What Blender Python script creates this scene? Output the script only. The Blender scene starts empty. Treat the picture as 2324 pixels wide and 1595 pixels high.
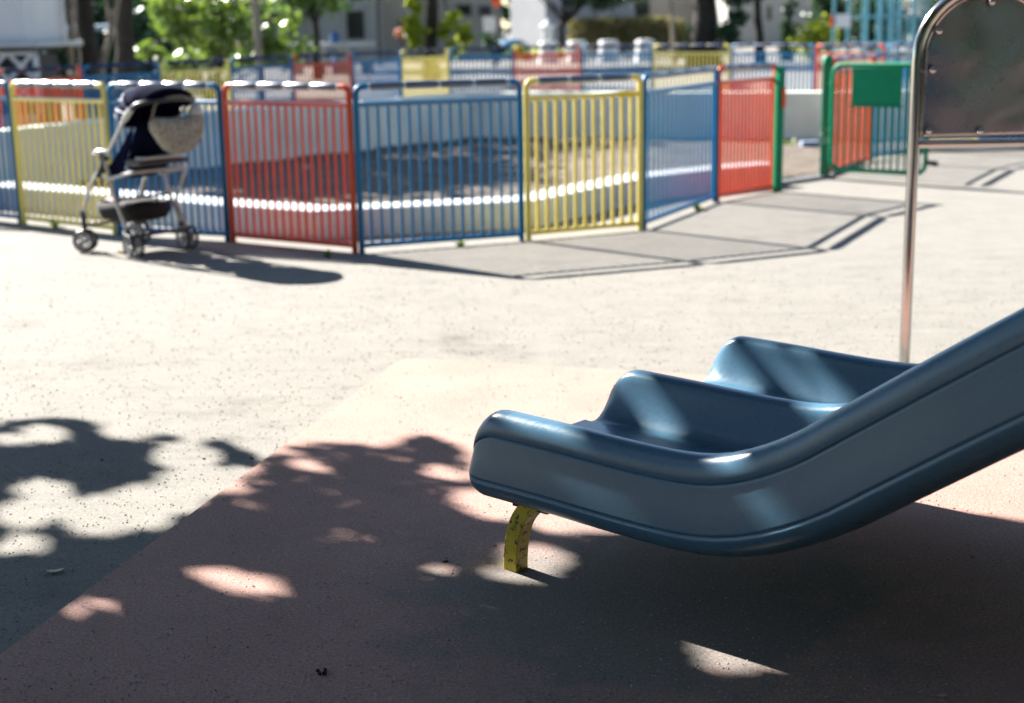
import bpy, bmesh, math, random
from math import sin, cos, tan, pi, radians, sqrt, atan, atan2, hypot, exp
from mathutils import Vector, Matrix, noise
R = random.Random(7)
SC = bpy.context.scene
COL = SC.collection

# ------------------------------------------------------------------ camera model (metres, camera stands over the origin)
FPX, CAMH, PIT, ROL = 3300.0, 1.45, atan(743 / 3300.0), 0.0177
Fv = Vector((0, cos(PIT), -sin(PIT))); Rv = Vector((1, 0, 0)); Uv = Vector((0, sin(PIT), cos(PIT)))
R2 = Rv * cos(ROL) - Uv * sin(ROL); U2 = Uv * cos(ROL) + Rv * sin(ROL); CAM = Vector((0, 0, CAMH))
def ray(x, y): return Fv + R2 * ((x - 1162) / FPX) - U2 * ((y - 797.5) / FPX)
def gp(x, y, z=0.0):
    d = ray(x, y); return CAM + d * ((z - CAMH) / d.z)
def aty(x, y, Y):
    d = ray(x, y); return CAM + d * (Y / d.y)
def onplane(x, y, A, n):
    d = ray(x, y); return CAM + d * ((A - CAM).dot(n) / d.dot(n))
def px(P):
    d = Vector(P) - CAM; w = d.dot(Fv)
    if w < 0.05: return None
    return (1162 + FPX * d.dot(R2) / w, 797.5 - FPX * d.dot(U2) / w)

SUN_AZ, SUN_EL = radians(-45.5), radians(34.4)           # shadows fall along SUN_AZ
SH = Vector((cos(SUN_AZ), sin(SUN_AZ), 0)) / tan(SUN_EL)  # ground offset of a shadow per metre of height

# ------------------------------------------------------------------ materials
def nt(m):
    m.use_nodes = True; t = m.node_tree; t.nodes.clear(); return t
def ramp(t, fac, stops, interp='LINEAR'):
    r = t.nodes.new('ShaderNodeValToRGB'); r.color_ramp.interpolation = interp
    e = r.color_ramp.elements
    while len(e) < len(stops): e.new(0.5)
    for el, (p, c) in zip(e, stops):
        el.position = p; el.color = (c[0], c[1], c[2], 1)
    t.links.new(fac, r.inputs[0]); return r.outputs[0]
def noi(t, co, scale, detail=4, rough=0.55):
    n = t.nodes.new('ShaderNodeTexNoise'); n.inputs['Scale'].default_value = scale
    n.inputs['Detail'].default_value = detail; n.inputs['Roughness'].default_value = rough
    t.links.new(co, n.inputs['Vector']); return n.outputs['Fac']
def mix(t, fac, a, b, mode='MIX'):
    n = t.nodes.new('ShaderNodeMix'); n.data_type = 'RGBA'; n.blend_type = mode
    for s, v in ((0, fac), (6, a), (7, b)):
        if hasattr(v, 'links'): t.links.new(v, n.inputs[s])
        elif s == 0: n.inputs[s].default_value = v
        else: n.inputs[s].default_value = (*v, 1)
    return n.outputs[2]
def coords(t, world=False):
    if world: return t.nodes.new('ShaderNodeNewGeometry').outputs['Position']
    return t.nodes.new('ShaderNodeTexCoord').outputs['Object']
def bump(t, fac, strength, dist):
    b = t.nodes.new('ShaderNodeBump'); b.inputs['Strength'].default_value = strength
    b.inputs['Distance'].default_value = dist; t.links.new(fac, b.inputs['Height']); return b.outputs[0]
def M(name, col, rough=0.5, metal=0.0, var=0.15, vs=6.0, bs=0.0, bscale=80, bd=0.002, coat=0.0, spec=0.5, world=False, crough=.25):
    m = bpy.data.materials.new(name); t = nt(m)
    o = t.nodes.new('ShaderNodeOutputMaterial'); p = t.nodes.new('ShaderNodeBsdfPrincipled')
    co = coords(t, world)
    f = noi(t, co, vs)
    c = ramp(t, f, [(0.3, [x * (1 - var) for x in col]), (0.7, [min(1, x * (1 + var)) for x in col])])
    t.links.new(c, p.inputs['Base Color'])
    p.inputs['Roughness'].default_value = rough; p.inputs['Metallic'].default_value = metal
    p.inputs['Coat Weight'].default_value = coat; p.inputs['Coat Roughness'].default_value = crough; p.inputs['Specular IOR Level'].default_value = spec
    if bs: t.links.new(bump(t, noi(t, co, bscale, 3), bs, bd), p.inputs['Normal'])
    t.links.new(p.outputs[0], o.inputs[0]); return m
def leafmat(name, c1, c2, trans=0.45, rough=0.4, vs=1.5, gloss=0.5):
    m = bpy.data.materials.new(name); t = nt(m)
    o = t.nodes.new('ShaderNodeOutputMaterial'); p = t.nodes.new('ShaderNodeBsdfPrincipled')
    tr = t.nodes.new('ShaderNodeBsdfTranslucent'); ms = t.nodes.new('ShaderNodeMixShader')
    f = noi(t, coords(t, True), vs, 5, 0.75)
    c = ramp(t, f, [(0.32, c1), (0.68, c2)])
    t.links.new(c, p.inputs['Base Color']); p.inputs['Roughness'].default_value = rough
    p.inputs['Specular IOR Level'].default_value = gloss
    c2n = mix(t, 1.0, c, (1.0, 1.0, 0.55), 'MULTIPLY'); c3 = mix(t, 1.0, c2n, c2n, 'ADD')
    t.links.new(c3, tr.inputs['Color'])
    ms.inputs[0].default_value = trans
    t.links.new(p.outputs[0], ms.inputs[1]); t.links.new(tr.outputs[0], ms.inputs[2]); t.links.new(ms.outputs[0], o.inputs[0])
    return m

def ground_mat():
    m = bpy.data.materials.new('sandy asphalt ground'); t = nt(m)
    o = t.nodes.new('ShaderNodeOutputMaterial'); p = t.nodes.new('ShaderNodeBsdfPrincipled'); co = coords(t, True)
    big = noi(t, co, 0.35, 6, 0.6); mid = noi(t, co, 5, 6, 0.7); fine = noi(t, co, 110, 4, 0.8)
    c = ramp(t, big, [(0.3, (.165, .157, .142)), (0.7, (.21, .196, .172))])
    c = mix(t, 0.5, c, ramp(t, mid, [(0.3, (.165, .155, .14)), (0.68, (.235, .22, .195))]), 'MIX')
    sp = ramp(t, fine, [(0.32, (.45, .45, .46)), (0.44, (.85, .85, .85)), (0.56, (1.05, 1.04, 1.02)), (0.66, (1.75, 1.7, 1.6))])
    c = mix(t, 0.9, c, sp, 'MULTIPLY')
    # tyre-swept streaks and small scuffs of the surface
    mp = t.nodes.new('ShaderNodeMapping'); mp.inputs['Scale'].default_value = (1.2, 6.5, 1); mp.inputs['Rotation'].default_value = (0, 0, .35)
    t.links.new(co, mp.inputs[0]); st = noi(t, mp.outputs[0], 1.6, 5, .7)
    c = mix(t, 0.6, c, ramp(t, st, [(0.30, (.72, .71, .70)), (0.46, (1, 1, 1)), (0.7, (1.05, 1.04, 1.02))]), 'MULTIPLY')
    c = mix(t, 0.8, c, ramp(t, noi(t, co, 28, 5, .8), [(0.28, (.84, .83, .82)), (0.40, (.98, .98, .98)), (0.62, (1.05, 1.04, 1.03))]), 'MULTIPLY')
    c = mix(t, 0.8, c, ramp(t, noi(t, co, 1.3, 8, .75), [(0.33, (.70, .68, .66)), (0.45, (1, 1, 1)), (0.7, (1.04, 1.03, 1.02))]), 'MULTIPLY')
    t.links.new(c, p.inputs['Base Color']); p.inputs['Roughness'].default_value = 0.93; p.inputs['Specular IOR Level'].default_value = 0.25
    h = mix(t, 0.6, fine, mid)
    t.links.new(bump(t, h, 0.9, 0.004), p.inputs['Normal'])
    t.links.new(p.outputs[0], o.inputs[0]); return m
def mat_mat():
    m = bpy.data.materials.new('red rubber crumb mat'); t = nt(m)
    o = t.nodes.new('ShaderNodeOutputMaterial'); p = t.nodes.new('ShaderNodeBsdfPrincipled'); co = coords(t, True)
    mid = noi(t, co, 3.2, 6, 0.65); fine = noi(t, co, 120, 4, 0.8)
    c = ramp(t, mid, [(0.3, (.33, .196, .160)), (0.72, (.40, .242, .202))])
    sp = ramp(t, fine, [(0.32, (.40, .42, .44)), (0.44, (.85, .85, .85)), (0.56, (1.06, 1.04, 1.02)), (0.66, (1.6, 1.6, 1.6))])
    c = mix(t, 0.9, c, sp, 'MULTIPLY')
    # worn, dusty landing spot round the slide's mouth
    d = t.nodes.new('ShaderNodeVectorMath'); d.operation = 'DISTANCE'; d.inputs[1].default_value = (.35, 3.45, 0)
    t.links.new(co, d.inputs[0])
    ma = t.nodes.new('ShaderNodeMath'); ma.operation = 'MULTIPLY_ADD'; t.links.new(noi(t, co, 4, 5, .7), ma.inputs[0]); ma.inputs[1].default_value = 1.1
    t.links.new(d.outputs['Value'], ma.inputs[2])
    wear = ramp(t, ma.outputs[0], [(0.75, (.85, .85, .85)), (1.0, (0.0, 0.0, 0.0))])
    ms = t.nodes.new('ShaderNodeMath'); ms.operation = 'MULTIPLY'; ms.inputs[1].default_value = .62
    ml = t.nodes.new('ShaderNodeMath'); ml.operation = 'MULTIPLY'; ml.inputs[1].default_value = .74
    t.links.new(ma.outputs[0], ml.inputs[0])
    wear = ramp(t, ml.outputs[0], [(0.72, (.85, .85, .85)), (0.98, (0.0, 0.0, 0.0))])
    gry = mix(t, 0.8, (.165, .16, .145), sp, 'MULTIPLY')
    c = mix(t, wear, c, gry)
    t.links.new(c, p.inputs['Base Color']); p.inputs['Roughness'].default_value = 0.9; p.inputs['Specular IOR Level'].default_value = 0.3
    t.links.new(bump(t, fine, 0.9, 0.004), p.inputs['Normal'])
    t.links.new(p.outputs[0], o.inputs[0]); return m
def soil_mat():
    m = bpy.data.materials.new('loose brown soil'); t = nt(m)
    o = t.nodes.new('ShaderNodeOutputMaterial'); p = t.nodes.new('ShaderNodeBsdfPrincipled'); co = coords(t, True)
    c = ramp(t, noi(t, co, 2.2, 8, .75), [(0.3, (.05, .04, .03)), (0.5, (.12, .095, .07)), (.7, (.17, .14, .108))])
    t.links.new(c, p.inputs['Base Color']); p.inputs['Roughness'].default_value = 1
    t.links.new(bump(t, noi(t, co, 9, 8, .7), 1, 0.05), p.inputs['Normal'])
    t.links.new(p.outputs[0], o.inputs[0]); return m
def chipped(name, col, under, thr, scale=45):
    m = bpy.data.materials.new(name); t = nt(m)
    o = t.nodes.new('ShaderNodeOutputMaterial'); p = t.nodes.new('ShaderNodeBsdfPrincipled'); co = coords(t)
    f = noi(t, co, scale, 6, .75)
    k = ramp(t, f, [(thr - .015, (0, 0, 0)), (thr + .015, (1, 1, 1))])
    c = mix(t, k, ramp(t, noi(t, co, 9), [(.3, [x * .82 for x in col]), (.7, col)]), under)
    t.links.new(c, p.inputs['Base Color']); p.inputs['Roughness'].default_value = .42
    t.links.new(bump(t, k, -.4, .001), p.inputs['Normal'])
    t.links.new(p.outputs[0], o.inputs[0]); return m
def slide_mat():
    m = bpy.data.materials.new('moulded blue plastic'); t = nt(m)
    o = t.nodes.new('ShaderNodeOutputMaterial'); p = t.nodes.new('ShaderNodeBsdfPrincipled'); co = coords(t)
    c = ramp(t, noi(t, co, 2.5, 5, .6), [(.3, (.052, .130, .200)), (.7, (.064, .150, .228))])
    sp = ramp(t, noi(t, co, 160, 2, .6), [(.24, (.8, .8, .82)), (.36, (1, 1, 1)), (.80, (1.0, 1.0, 1.0)), (.9, (1.3, 1.3, 1.3))])
    c = mix(t, .6, c, sp, 'MULTIPLY')
    mp = t.nodes.new('ShaderNodeMapping'); mp.inputs['Scale'].default_value = (2.0, 40, 40); t.links.new(co, mp.inputs[0])
    sc = noi(t, mp.outputs[0], 2.2, 6, .8)
    t.links.new(c, p.inputs['Base Color'])
    t.links.new(ramp(t, sc, [(.3, (.23, .23, .23)), (.7, (.38, .38, .38))]), p.inputs['Roughness'])
    p.inputs['Specular IOR Level'].default_value = .4; p.inputs['Coat Weight'].default_value = .2; p.inputs['Coat Roughness'].default_value = .2
    h = mix(t, .25, noi(t, co, 7, 3, .5), noi(t, co, 130, 2, .6))
    t.links.new(bump(t, h, .12, .004), p.inputs['Normal'])
    t.links.new(p.outputs[0], o.inputs[0]); return m
def mirror_mat():
    m = bpy.data.materials.new('polished stainless sheet'); t = nt(m)
    o = t.nodes.new('ShaderNodeOutputMaterial'); p = t.nodes.new('ShaderNodeBsdfPrincipled'); co = coords(t)
    p.inputs['Metallic'].default_value = 1
    wv = noi(t, co, 2.6, 1, .5); fs = noi(t, co, 6, 6, .7)
    t.links.new(ramp(t, fs, [(.3, (.30, .35, .40)), (.7, (.34, .39, .44))]), p.inputs['Base Color'])
    t.links.new(ramp(t, fs, [(.3, (.22, .22, .22)), (.7, (.36, .36, .36))]), p.inputs['Roughness'])
    t.links.new(bump(t, wv, .6, .10), p.inputs['Normal'])
    # painted reflection: pale arc of swirl coloured into the sheet
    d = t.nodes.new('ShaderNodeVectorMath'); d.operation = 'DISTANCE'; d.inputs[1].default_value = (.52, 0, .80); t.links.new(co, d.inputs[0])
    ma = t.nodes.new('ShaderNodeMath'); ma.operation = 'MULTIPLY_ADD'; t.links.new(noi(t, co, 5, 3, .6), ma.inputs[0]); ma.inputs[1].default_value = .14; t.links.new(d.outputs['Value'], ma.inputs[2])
    swirl = ramp(t, ma.outputs[0], [(.34, (0, 0, 0)), (.375, (.55, .55, .55)), (.42, (.12, .12, .12)), (.50, (.30, .30, .30)), (.60, (0, 0, 0))])
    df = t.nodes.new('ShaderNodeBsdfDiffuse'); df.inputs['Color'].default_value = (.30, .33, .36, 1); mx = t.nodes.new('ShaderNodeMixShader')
    t.links.new(swirl, mx.inputs[0]); t.links.new(p.outputs[0], mx.inputs[1]); t.links.new(df.outputs[0], mx.inputs[2]); t.links.new(mx.outputs[0], o.inputs[0]); return m
    t.links.new(p.outputs[0], o.inputs[0]); return m

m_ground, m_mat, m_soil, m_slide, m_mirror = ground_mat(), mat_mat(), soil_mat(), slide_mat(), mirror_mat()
m_steel = M('stainless tube', (.50, .485, .465), .16, 1, .05, 20)
m_blue = M('blue fence paint', (.001, .145, .33), .45, spec=.3, coat=.1, var=.12)
m_red = M('red fence paint', (.66, .080, .026), .45, spec=.3, coat=.1, var=.12)
m_yel = M('yellow fence paint', (.80, .66, .16), .45, spec=.3, coat=.1, var=.10)
m_gloss = {m_blue: M('glossy blue rail paint', (.001, .145, .33), .33, spec=1.0, coat=.6), m_red: M('glossy red rail paint', (.66, .080, .026), .33, spec=1.0, coat=.6), m_yel: M('glossy yellow rail paint', (.80, .66, .16), .33, spec=1.0, coat=.6)}
m_dull = M('dull navy rail sleeve', (.012, .026, .07), .65, spec=.25)
m_grn = M('green gate paint', (.001, .22, .10), .5, spec=.2, coat=0, var=.12)
m_grnchip = chipped('chipped green paint', (.001, .17, .08), (.5, .5, .46), .60, 14)
m_navy = M('navy rubber rail sleeve', (.016, .036, .085), .36, spec=1.0, coat=1.0, var=.2, vs=12)
m_knob = M('bright rail joint', (.55, .58, .6), .2, .7, .05)
m_conc = M('painted concrete', (.80, .83, .71), .85, var=.14, vs=1.7, bs=.5, bscale=60, world=True)
m_conc2 = M('pale worn concrete', (.46, .48, .49), .8, var=.12, vs=3, bs=.4, bscale=70, world=True)
m_yleg = chipped('chipped yellow paint', (.60, .48, .03), (.030, .028, .025), .56, 42)
m_dark = M('black plastic', (.018, .018, .022), .4, var=.2)
m_alu = M('pale aluminium tube', (.50, .49, .46), .35, .1, .1, 15)
m_fnavy = M('navy fabric', (.005, .007, .026), 1.0, spec=.05, var=.3, vs=14, bs=.5, bscale=150)
m_fgrey = M('lilac grey piping', (.24, .24, .31), .6)
m_white = M('white plastic', (.55, .55, .53), .35)
m_fbrown = M('dark brown fabric', (.010, .007, .008), .85, var=.3, vs=20, bs=.5, bscale=120)
m_pink = M('pale pink cloth', (.55, .36, .40), .8, var=.3, vs=20)
m_wheel = M('grey wheel plastic', (.34, .35, .36), .45, var=.2, vs=25)
m_bark = M('dark rough bark', (.020, .016, .011), .95, var=.5, vs=9, bs=1, bscale=25, bd=.03)
m_bark2 = M('pale smooth bark', (.26, .21, .16), .9, var=.35, vs=7, bs=.8, bscale=25, bd=.02)
m_pole = M('brown painted pole', (.17, .145, .12), .6)
m_lf_dark = leafmat('dark evergreen leaves', (.010, .032, .016), (.035, .085, .035), .2, vs=.9)
m_lf_mid = leafmat('mid green leaves', (.035, .075, .02), (.08, .15, .035), .4)
m_lf_shade = leafmat('thick dark green leaves', (.015, .035, .012), (.03, .06, .02), .1)
m_lf_bri = leafmat('bright new leaves', (.04, .09, .018), (.17, .23, .055), .38, .35, 3.5, .6)
m_lf_yel = leafmat('yellow green leaves', (.15, .20, .022), (.30, .33, .05), .6, .35, 3)
m_lf_dry = leafmat('brownish clipped hedge leaves', (.08, .085, .035), (.26, .22, .11), .3, .5, 1.2)
m_wallg = M('grey render', (.37, .36, .33), .9, var=.12, vs=.6, bs=.3, bscale=8, world=True)
m_wallb = M('beige render', (.44, .38, .30), .9, var=.10, vs=.6, bs=.3, bscale=8, world=True)
m_wallw = M('white render', (.62, .63, .64), .85, var=.06, vs=.8, bs=.2, bscale=10, world=True)
m_roof = M('dark roof edge', (.035, .033, .032), .7)
m_glass = M('dark window glass', (.015, .016, .017), .12)
m_curtain = M('brown curtain behind glass', (.05, .03, .025), .5)
m_cyan = M('pale blue climbing frame paint', (.08, .27, .34), .4, coat=.2, var=.12)
m_tarp = M('light blue tarp', (.06, .18, .32), .75, var=.15, vs=3)
m_or = M('orange red plastic', (.75, .10, .02), .4)

# ------------------------------------------------------------------ object helpers
def link(o, parent=None):
    COL.objects.link(o)
    if parent is not None:
        o.parent = parent; o.matrix_parent_inverse = Matrix.Translation(-Vector(parent.location)) if True else None
    return o
def tag(o, label=None, cat=None, group=None, kind=None):
    if label: o['label'] = label
    if cat: o['category'] = cat
    if group: o['group'] = group
    if kind: o['kind'] = kind
    return o
def empty(name, loc, label, cat, group=None):
    o = bpy.data.objects.new(name, None); o.empty_display_size = .2; o.location = loc; COL.objects.link(o)
    return tag(o, label, cat, group)
class MB:
    def __init__(s): s.v = []; s.f = []
    def add(s, vs, fs):
        b = len(s.v); s.v += [tuple(v) for v in vs]; s.f += [tuple(i + b for i in f) for f in fs]; return s
    def box(s, c, size, rz=0.0, rot=None):
        c = Vector(c); m = rot if rot is not None else Matrix.Rotation(rz, 3, 'Z'); x, y, z = [k / 2 for k in size]
        vs = [c + m @ Vector((i * x, j * y, k * z)) for k in (-1, 1) for j in (-1, 1) for i in (-1, 1)]
        return s.add(vs, [(0, 2, 3, 1), (4, 5, 7, 6), (0, 1, 5, 4), (2, 6, 7, 3), (0, 4, 6, 2), (1, 3, 7, 5)])
    def bar(s, a, b, w, hgt):            # box between two ground-parallel points
        a, b = Vector(a), Vector(b); d = b - a; L = d.length; dx = d / L
        sd = Vector((-dx.y, dx.x, 0)).normalized() * (w / 2); up = Vector((0, 0, hgt))
        vs = [a - sd, b - sd, b + sd, a + sd, a - sd + up, b - sd + up, b + sd + up, a + sd + up]
        return s.add(vs, [(0, 3, 2, 1), (4, 5, 6, 7), (0, 1, 5, 4), (1, 2, 6, 5), (2, 3, 7, 6), (3, 0, 4, 7)])
    def tube(s, pts, r, n=10, cap=True, squash=None):
        pts = [Vector(p) for p in pts]; rs = r if isinstance(r, (list, tuple)) else [r] * len(pts)
        rings = []; up = None
        for i, p in enumerate(pts):
            t = (pts[min(i + 1, len(pts) - 1)] - pts[max(i - 1, 0)]).normalized()
            if up is None: up = Vector((0, 0, 1)) if abs(t.z) < .9 else Vector((0, 1, 0))
            a = (up - t * up.dot(t)).normalized(); up = a; b = t.cross(a)
            rings.append([p + (a * cos(2 * pi * k / n) + b * sin(2 * pi * k / n)) * rs[i] for k in range(n)])
        vs = [q for g in rings for q in g]; fs = []
        for i in range(len(pts) - 1):
            for k in range(n):
                fs.append((i * n + k, i * n + (k + 1) % n, (i + 1) * n + (k + 1) % n, (i + 1) * n + k))
        if cap: fs.append(tuple(range(n))[::-1]); fs.append(tuple((len(pts) - 1) * n + k for k in range(n)))
        return s.add(vs, fs)
    def lathe(s, c, axis, prof, n=20):   # prof: (radius, offset along axis)
        c = Vector(c); ax = Vector(axis).normalized()
        a = ax.orthogonal().normalized(); b = ax.cross(a); vs = []; fs = []
        for r, o in prof:
            for k in range(n): vs.append(c + ax * o + (a * cos(2 * pi * k / n) + b * sin(2 * pi * k / n)) * max(r, 1e-4))
        for i in range(len(prof) - 1):
            for k in range(n): fs.append((i * n + k, i * n + (k + 1) % n, (i + 1) * n + (k + 1) % n, (i + 1) * n + k))
        fs.append(tuple(range(n))[::-1]); fs.append(tuple((len(prof) - 1) * n + k for k in range(n)))
        return s.add(vs, fs)
    def build(s, name, mat, parent=None, smooth=True, bevel=0.0, sub=0):
        me = bpy.data.meshes.new(name); loc = Vector((0, 0, 0))
        me.from_pydata(s.v, [], s.f); me.update()
        me.materials.append(mat)
        bm = bmesh.new(); bm.from_mesh(me); bmesh.ops.recalc_face_normals(bm, faces=bm.faces); bm.to_mesh(me); bm.free()
        if smooth and len(me.polygons):
            me.polygons.foreach_set('use_smooth', [True] * len(me.polygons))
            me.set_sharp_from_angle(angle=radians(42))
        o = bpy.data.objects.new(name, me); COL.objects.link(o)
        if parent is not None:
            o.parent = parent
            off = Vector((0, 0, 0)); q = parent
            while q is not None: off += Vector(q.location); q = q.parent
            me.transform(Matrix.Translation(-off))
        if bevel:
            bv = o.modifiers.new('b', 'BEVEL'); bv.width = bevel; bv.segments = 2; bv.limit_method = 'ANGLE'
        if sub:
            sb = o.modifiers.new('s', 'SUBSURF'); sb.levels = sub; sb.render_levels = sub
        return o
def catmull(P, m=6):
    P = [Vector(p) for p in P]; Q = [P[0] * 2 - P[1]] + P + [P[-1] * 2 - P[-2]]; out = []
    for i in range(1, len(Q) - 2):
        for k in range(m):
            t = k / m; a, b, c, d = Q[i - 1], Q[i], Q[i + 1], Q[i + 2]
            out.append(.5 * ((2 * b) + (c - a) * t + (2 * a - 5 * b + 4 * c - d) * t * t + (3 * b - a - 3 * c + d) * t ** 3))
    out.append(P[-1]); return out

def leaf(mb, c, L, W, rnd=R, up=0.0):
    d = Vector((rnd.gauss(0, 1), rnd.gauss(0, 1), rnd.gauss(0, 1) * .8)).normalized()
    n = Vector((rnd.gauss(0, 1), rnd.gauss(0, 1), rnd.gauss(0, 1) + up)); sd = d.cross(n).normalized()
    c = Vector(c); b = len(mb.v)
    mb.v += [tuple(c - d * L / 2), tuple(c + sd * W / 2 - d * L * .05), tuple(c + d * L / 2), tuple(c - sd * W / 2 - d * L * .05)]
    mb.f.append((b, b + 1, b + 2, b + 3)); return d, sd
def crown(mb, c, rad, n, L, seed=0, hollow=.35, clump=.55):
    """leaf clusters through an uneven ellipsoid"""
    rr = random.Random(seed); c = Vector(c); k = 0; cl = []
    for _ in range(max(6, int(n / 45))):
        while True:
            v = Vector((rr.uniform(-1, 1), rr.uniform(-1, 1), rr.uniform(-1, 1)))
            if hollow < v.length < 1: break
        v = v * (0.85 + .3 * noise.noise(v * 1.7 + Vector((seed * 3.1, 0, 0))))
        cl.append(Vector((v.x * rad[0], v.y * rad[1], v.z * rad[2])))
    sp = clump * min(rad) * .45
    for _ in range(n):
        q = rr.choice(cl); p = c + q + Vector((rr.gauss(0, sp), rr.gauss(0, sp), rr.gauss(0, sp * .7)))
        if p.z < .03: p.z = .03 + rr.random() * .2
        s_ = rr.uniform(.6, 1.25) * L
        leaf(mb, p, s_, s_ * .6, rr)
    return [c + q for q in cl]
def tree(name, base, r0, hgt, crowns, bark, leafm, label, cat='tree', group=None, lean=(0, 0), forks=None, L=.16, seed=1, trunk_name='trunk'):
    base = Vector(base); rr = random.Random(seed)
    root = empty(name, base, label, cat, group); mb = MB()
    top = base + Vector((lean[0], lean[1], hgt)); N = 9; pts = []; rad = []
    for i in range(N + 1):
        t = i / N; w = r0 * .5 * (1 if 0 < i else 0)
        pts.append(base.lerp(top, t) + Vector((rr.uniform(-w, w), rr.uniform(-w, w), 0)) * .6 + Vector((0, 0, -.03 if i == 0 else 0)))
        rad.append(r0 * (1.35 - .35 * min(1, t * 5)) * (1 - .55 * t))
    mb.tube(pts, rad, 12)
    cm = MB(); tips = []
    for k, cw in enumerate(crowns):
        c, rd, n = cw[:3]; tp = crown(cm, base + Vector(c), rd, n, cw[3] if len(cw) > 3 else L, seed * 31 + k)
        if len(cw) < 4: tips += tp
    for q in (forks or []): mb.tube([base + Vector(a) for a in q[0]], q[1], 8)
    for q in rr.sample(tips, min(9, len(tips))):
        if q.z < hgt * .35: continue
        a = base.lerp(top, rr.uniform(.5, .95)); m_ = a.lerp(q, .5) + Vector((rr.uniform(-.1, .1), rr.uniform(-.1, .1), .1))
        mb.tube([a, m_, q], [r0 * .32, r0 * .2, r0 * .06], 7)
    mb.build(trunk_name, bark, root)
    if cm.f: cm.build('crown', leafm, root, smooth=False)
    return root
def shrub(name, c, rad, n, L, leafm, label, cat='shrub', seed=3, group=None, bark=None):
    c = Vector(c); base = Vector((c.x, c.y, 0)); root = empty(name, base, label, cat, group)
    cm = MB(); tips = crown(cm, c, rad, n, L, seed, hollow=.15, clump=.8); cm.build('foliage', leafm, root, smooth=False)
    mb = MB(); rr = random.Random(seed)
    for q in rr.sample(tips, min(8, len(tips))):
        mb.tube([base + Vector((rr.uniform(-.1, .1), rr.uniform(-.1, .1), -.02)), base.lerp(q, .5) + Vector((0, 0, .1)), q], [.03, .02, .008], 6)
    mb.build('stem', bark or m_bark, root); return root

# ------------------------------------------------------------------ setting: ground, mat, pit
def sheet(name, pts, z, mat, kind='structure', thick=None):
    mb = MB(); mb.add([(p[0], p[1], z) for p in pts], [tuple(range(len(pts)))])
    if thick:
        n = len(pts); mb.add([(p[0], p[1], z) for p in pts] + [(p[0], p[1], z - thick) for p in pts], [(i, (i + 1) % n, n + (i + 1) % n, n + i) for i in range(n)])
    o = mb.build(name, mat, None, smooth=False); tag(o, None, None, None, kind); return o
# uneven ground sheet: fine grid near the camera, coarse to the horizon
def ground():
    xs = sorted(set([-420, -200, -100, -60, -40] + [i for i in range(-30, 31, 1)] + [40, 60, 100, 200, 420]))
    ys = sorted(set([-420, -200, -100, -50, -20, -10] + [i for i in range(-5, 40, 1)] + [45, 50, 60, 80, 110, 150, 250, 420]))
    mb = MB(); vs = []
    for y in ys:
        for x in xs: vs.append((x, y, 0.0))
    n = len(xs)
    mb.add(vs, [(j * n + i, j * n + i + 1, (j + 1) * n + i + 1, (j + 1) * n + i) for j in range(len(ys) - 1) for i in range(n - 1)])
    o = mb.build('ground', m_ground); tag(o, kind='structure')
ground()
pA, pB = gp(0, 1500), gp(905, 826)
dAB = (pB - pA).normalized(); pC, pD = gp(960, 820.5), gp(1134, 831)
dCD = (pD - pC).normalized()
corner = [pB, gp(925, 821.5), gp(940, 820.5), pC]
mat_pts = [pA - dAB * 3.5] + corner + [pC + dCD * 6, pC + dCD * 6 + Vector((0, -8, 0)), pA - dAB * 3.5 + Vector((0, -2, 0))]
sheet('rubber_mat', mat_pts, .016, m_mat, thick=.03)

# ------------------------------------------------------------------ pit walls
def offset_line(P, d):
    out = []
    for i, p in enumerate(P):
        a = (P[i] - P[i - 1]).normalized() if i else None; b = (P[i + 1] - P[i]).normalized() if i < len(P) - 1 else None
        na = Vector((-a.y, a.x, 0)) if a else None; nb = Vector((-b.y, b.x, 0)) if b else None
        n = (na + nb).normalized() if (na and nb) else (na or nb)
        k = 1 / max(.5, n.dot(na)) if na else 1
        out.append(p + n * d * k)
    return out
def wall_line(name, P, thick, z0, z1, mat, label, cat='wall', bev=.012):
    P = [Vector((p[0], p[1], 0)) for p in P]; Q = offset_line(P, thick); n = len(P); mb = MB()
    vs = [(p.x, p.y, z0) for p in P] + [(p.x, p.y, z1) for p in P] + [(q.x, q.y, z1) for q in Q] + [(q.x, q.y, z0) for q in Q]
    fs = []
    for i in range(n - 1):
        for k in range(3): fs.append((k * n + i, k * n + i + 1, (k + 1) * n + i + 1, (k + 1) * n + i))
    fs += [(0, n, 2 * n, 3 * n), (n - 1, 4 * n - 1, 3 * n - 1, 2 * n - 1)]
    mb.add(vs, fs); o = mb.build(name, mat, bevel=bev, smooth=False); return tag(o, label, cat)
curb_pts = [(-7.6, 13.25), (-4.44, 12.33), (-2.9, 11.22), (-2.12, 10.62), (-1.35, 10.14), (.2, 10.55), (1.18, 12.05), (1.9, 12.66), (2.42, 12.98)]
edge_pts = [(2.42, 12.98), (2.98, 13.5), (3.35, 14.3), (3.9, 15.6), (4.6, 16.0), (8.5, 16.1)]
wall_line('kerb_wall', curb_pts, .31, -.05, .2, m_conc2, 'low pale concrete kerb wall winding round the pit behind the near fence', 'wall')
wall_line('edging', edge_pts, .16, -.05, .03, M('shade toned edging stone', (.09, .095, .10), .9), 'low edging strip crossing the gate opening, coloured dark for shade', 'edging')  # dark colour paints in the shaded face of the low kerb
wpx = [(-300, 11.9), (50, 13.5), (250, 14.7), (520, 15.9), (780, 17.2), (1060, 19.0), (1250, 18.9), (1450, 18.4), (1800, 17.8), (1900, 17.7), (2600, 17.6)]
wl = [aty(x, 300, Y) for x, Y in wpx]
wall_line('retaining_wall', [(p.x, p.y) for p in wl], .22, -.05, .59, m_conc, 'tall grey green concrete wall along the back of the pit', 'wall')
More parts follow.
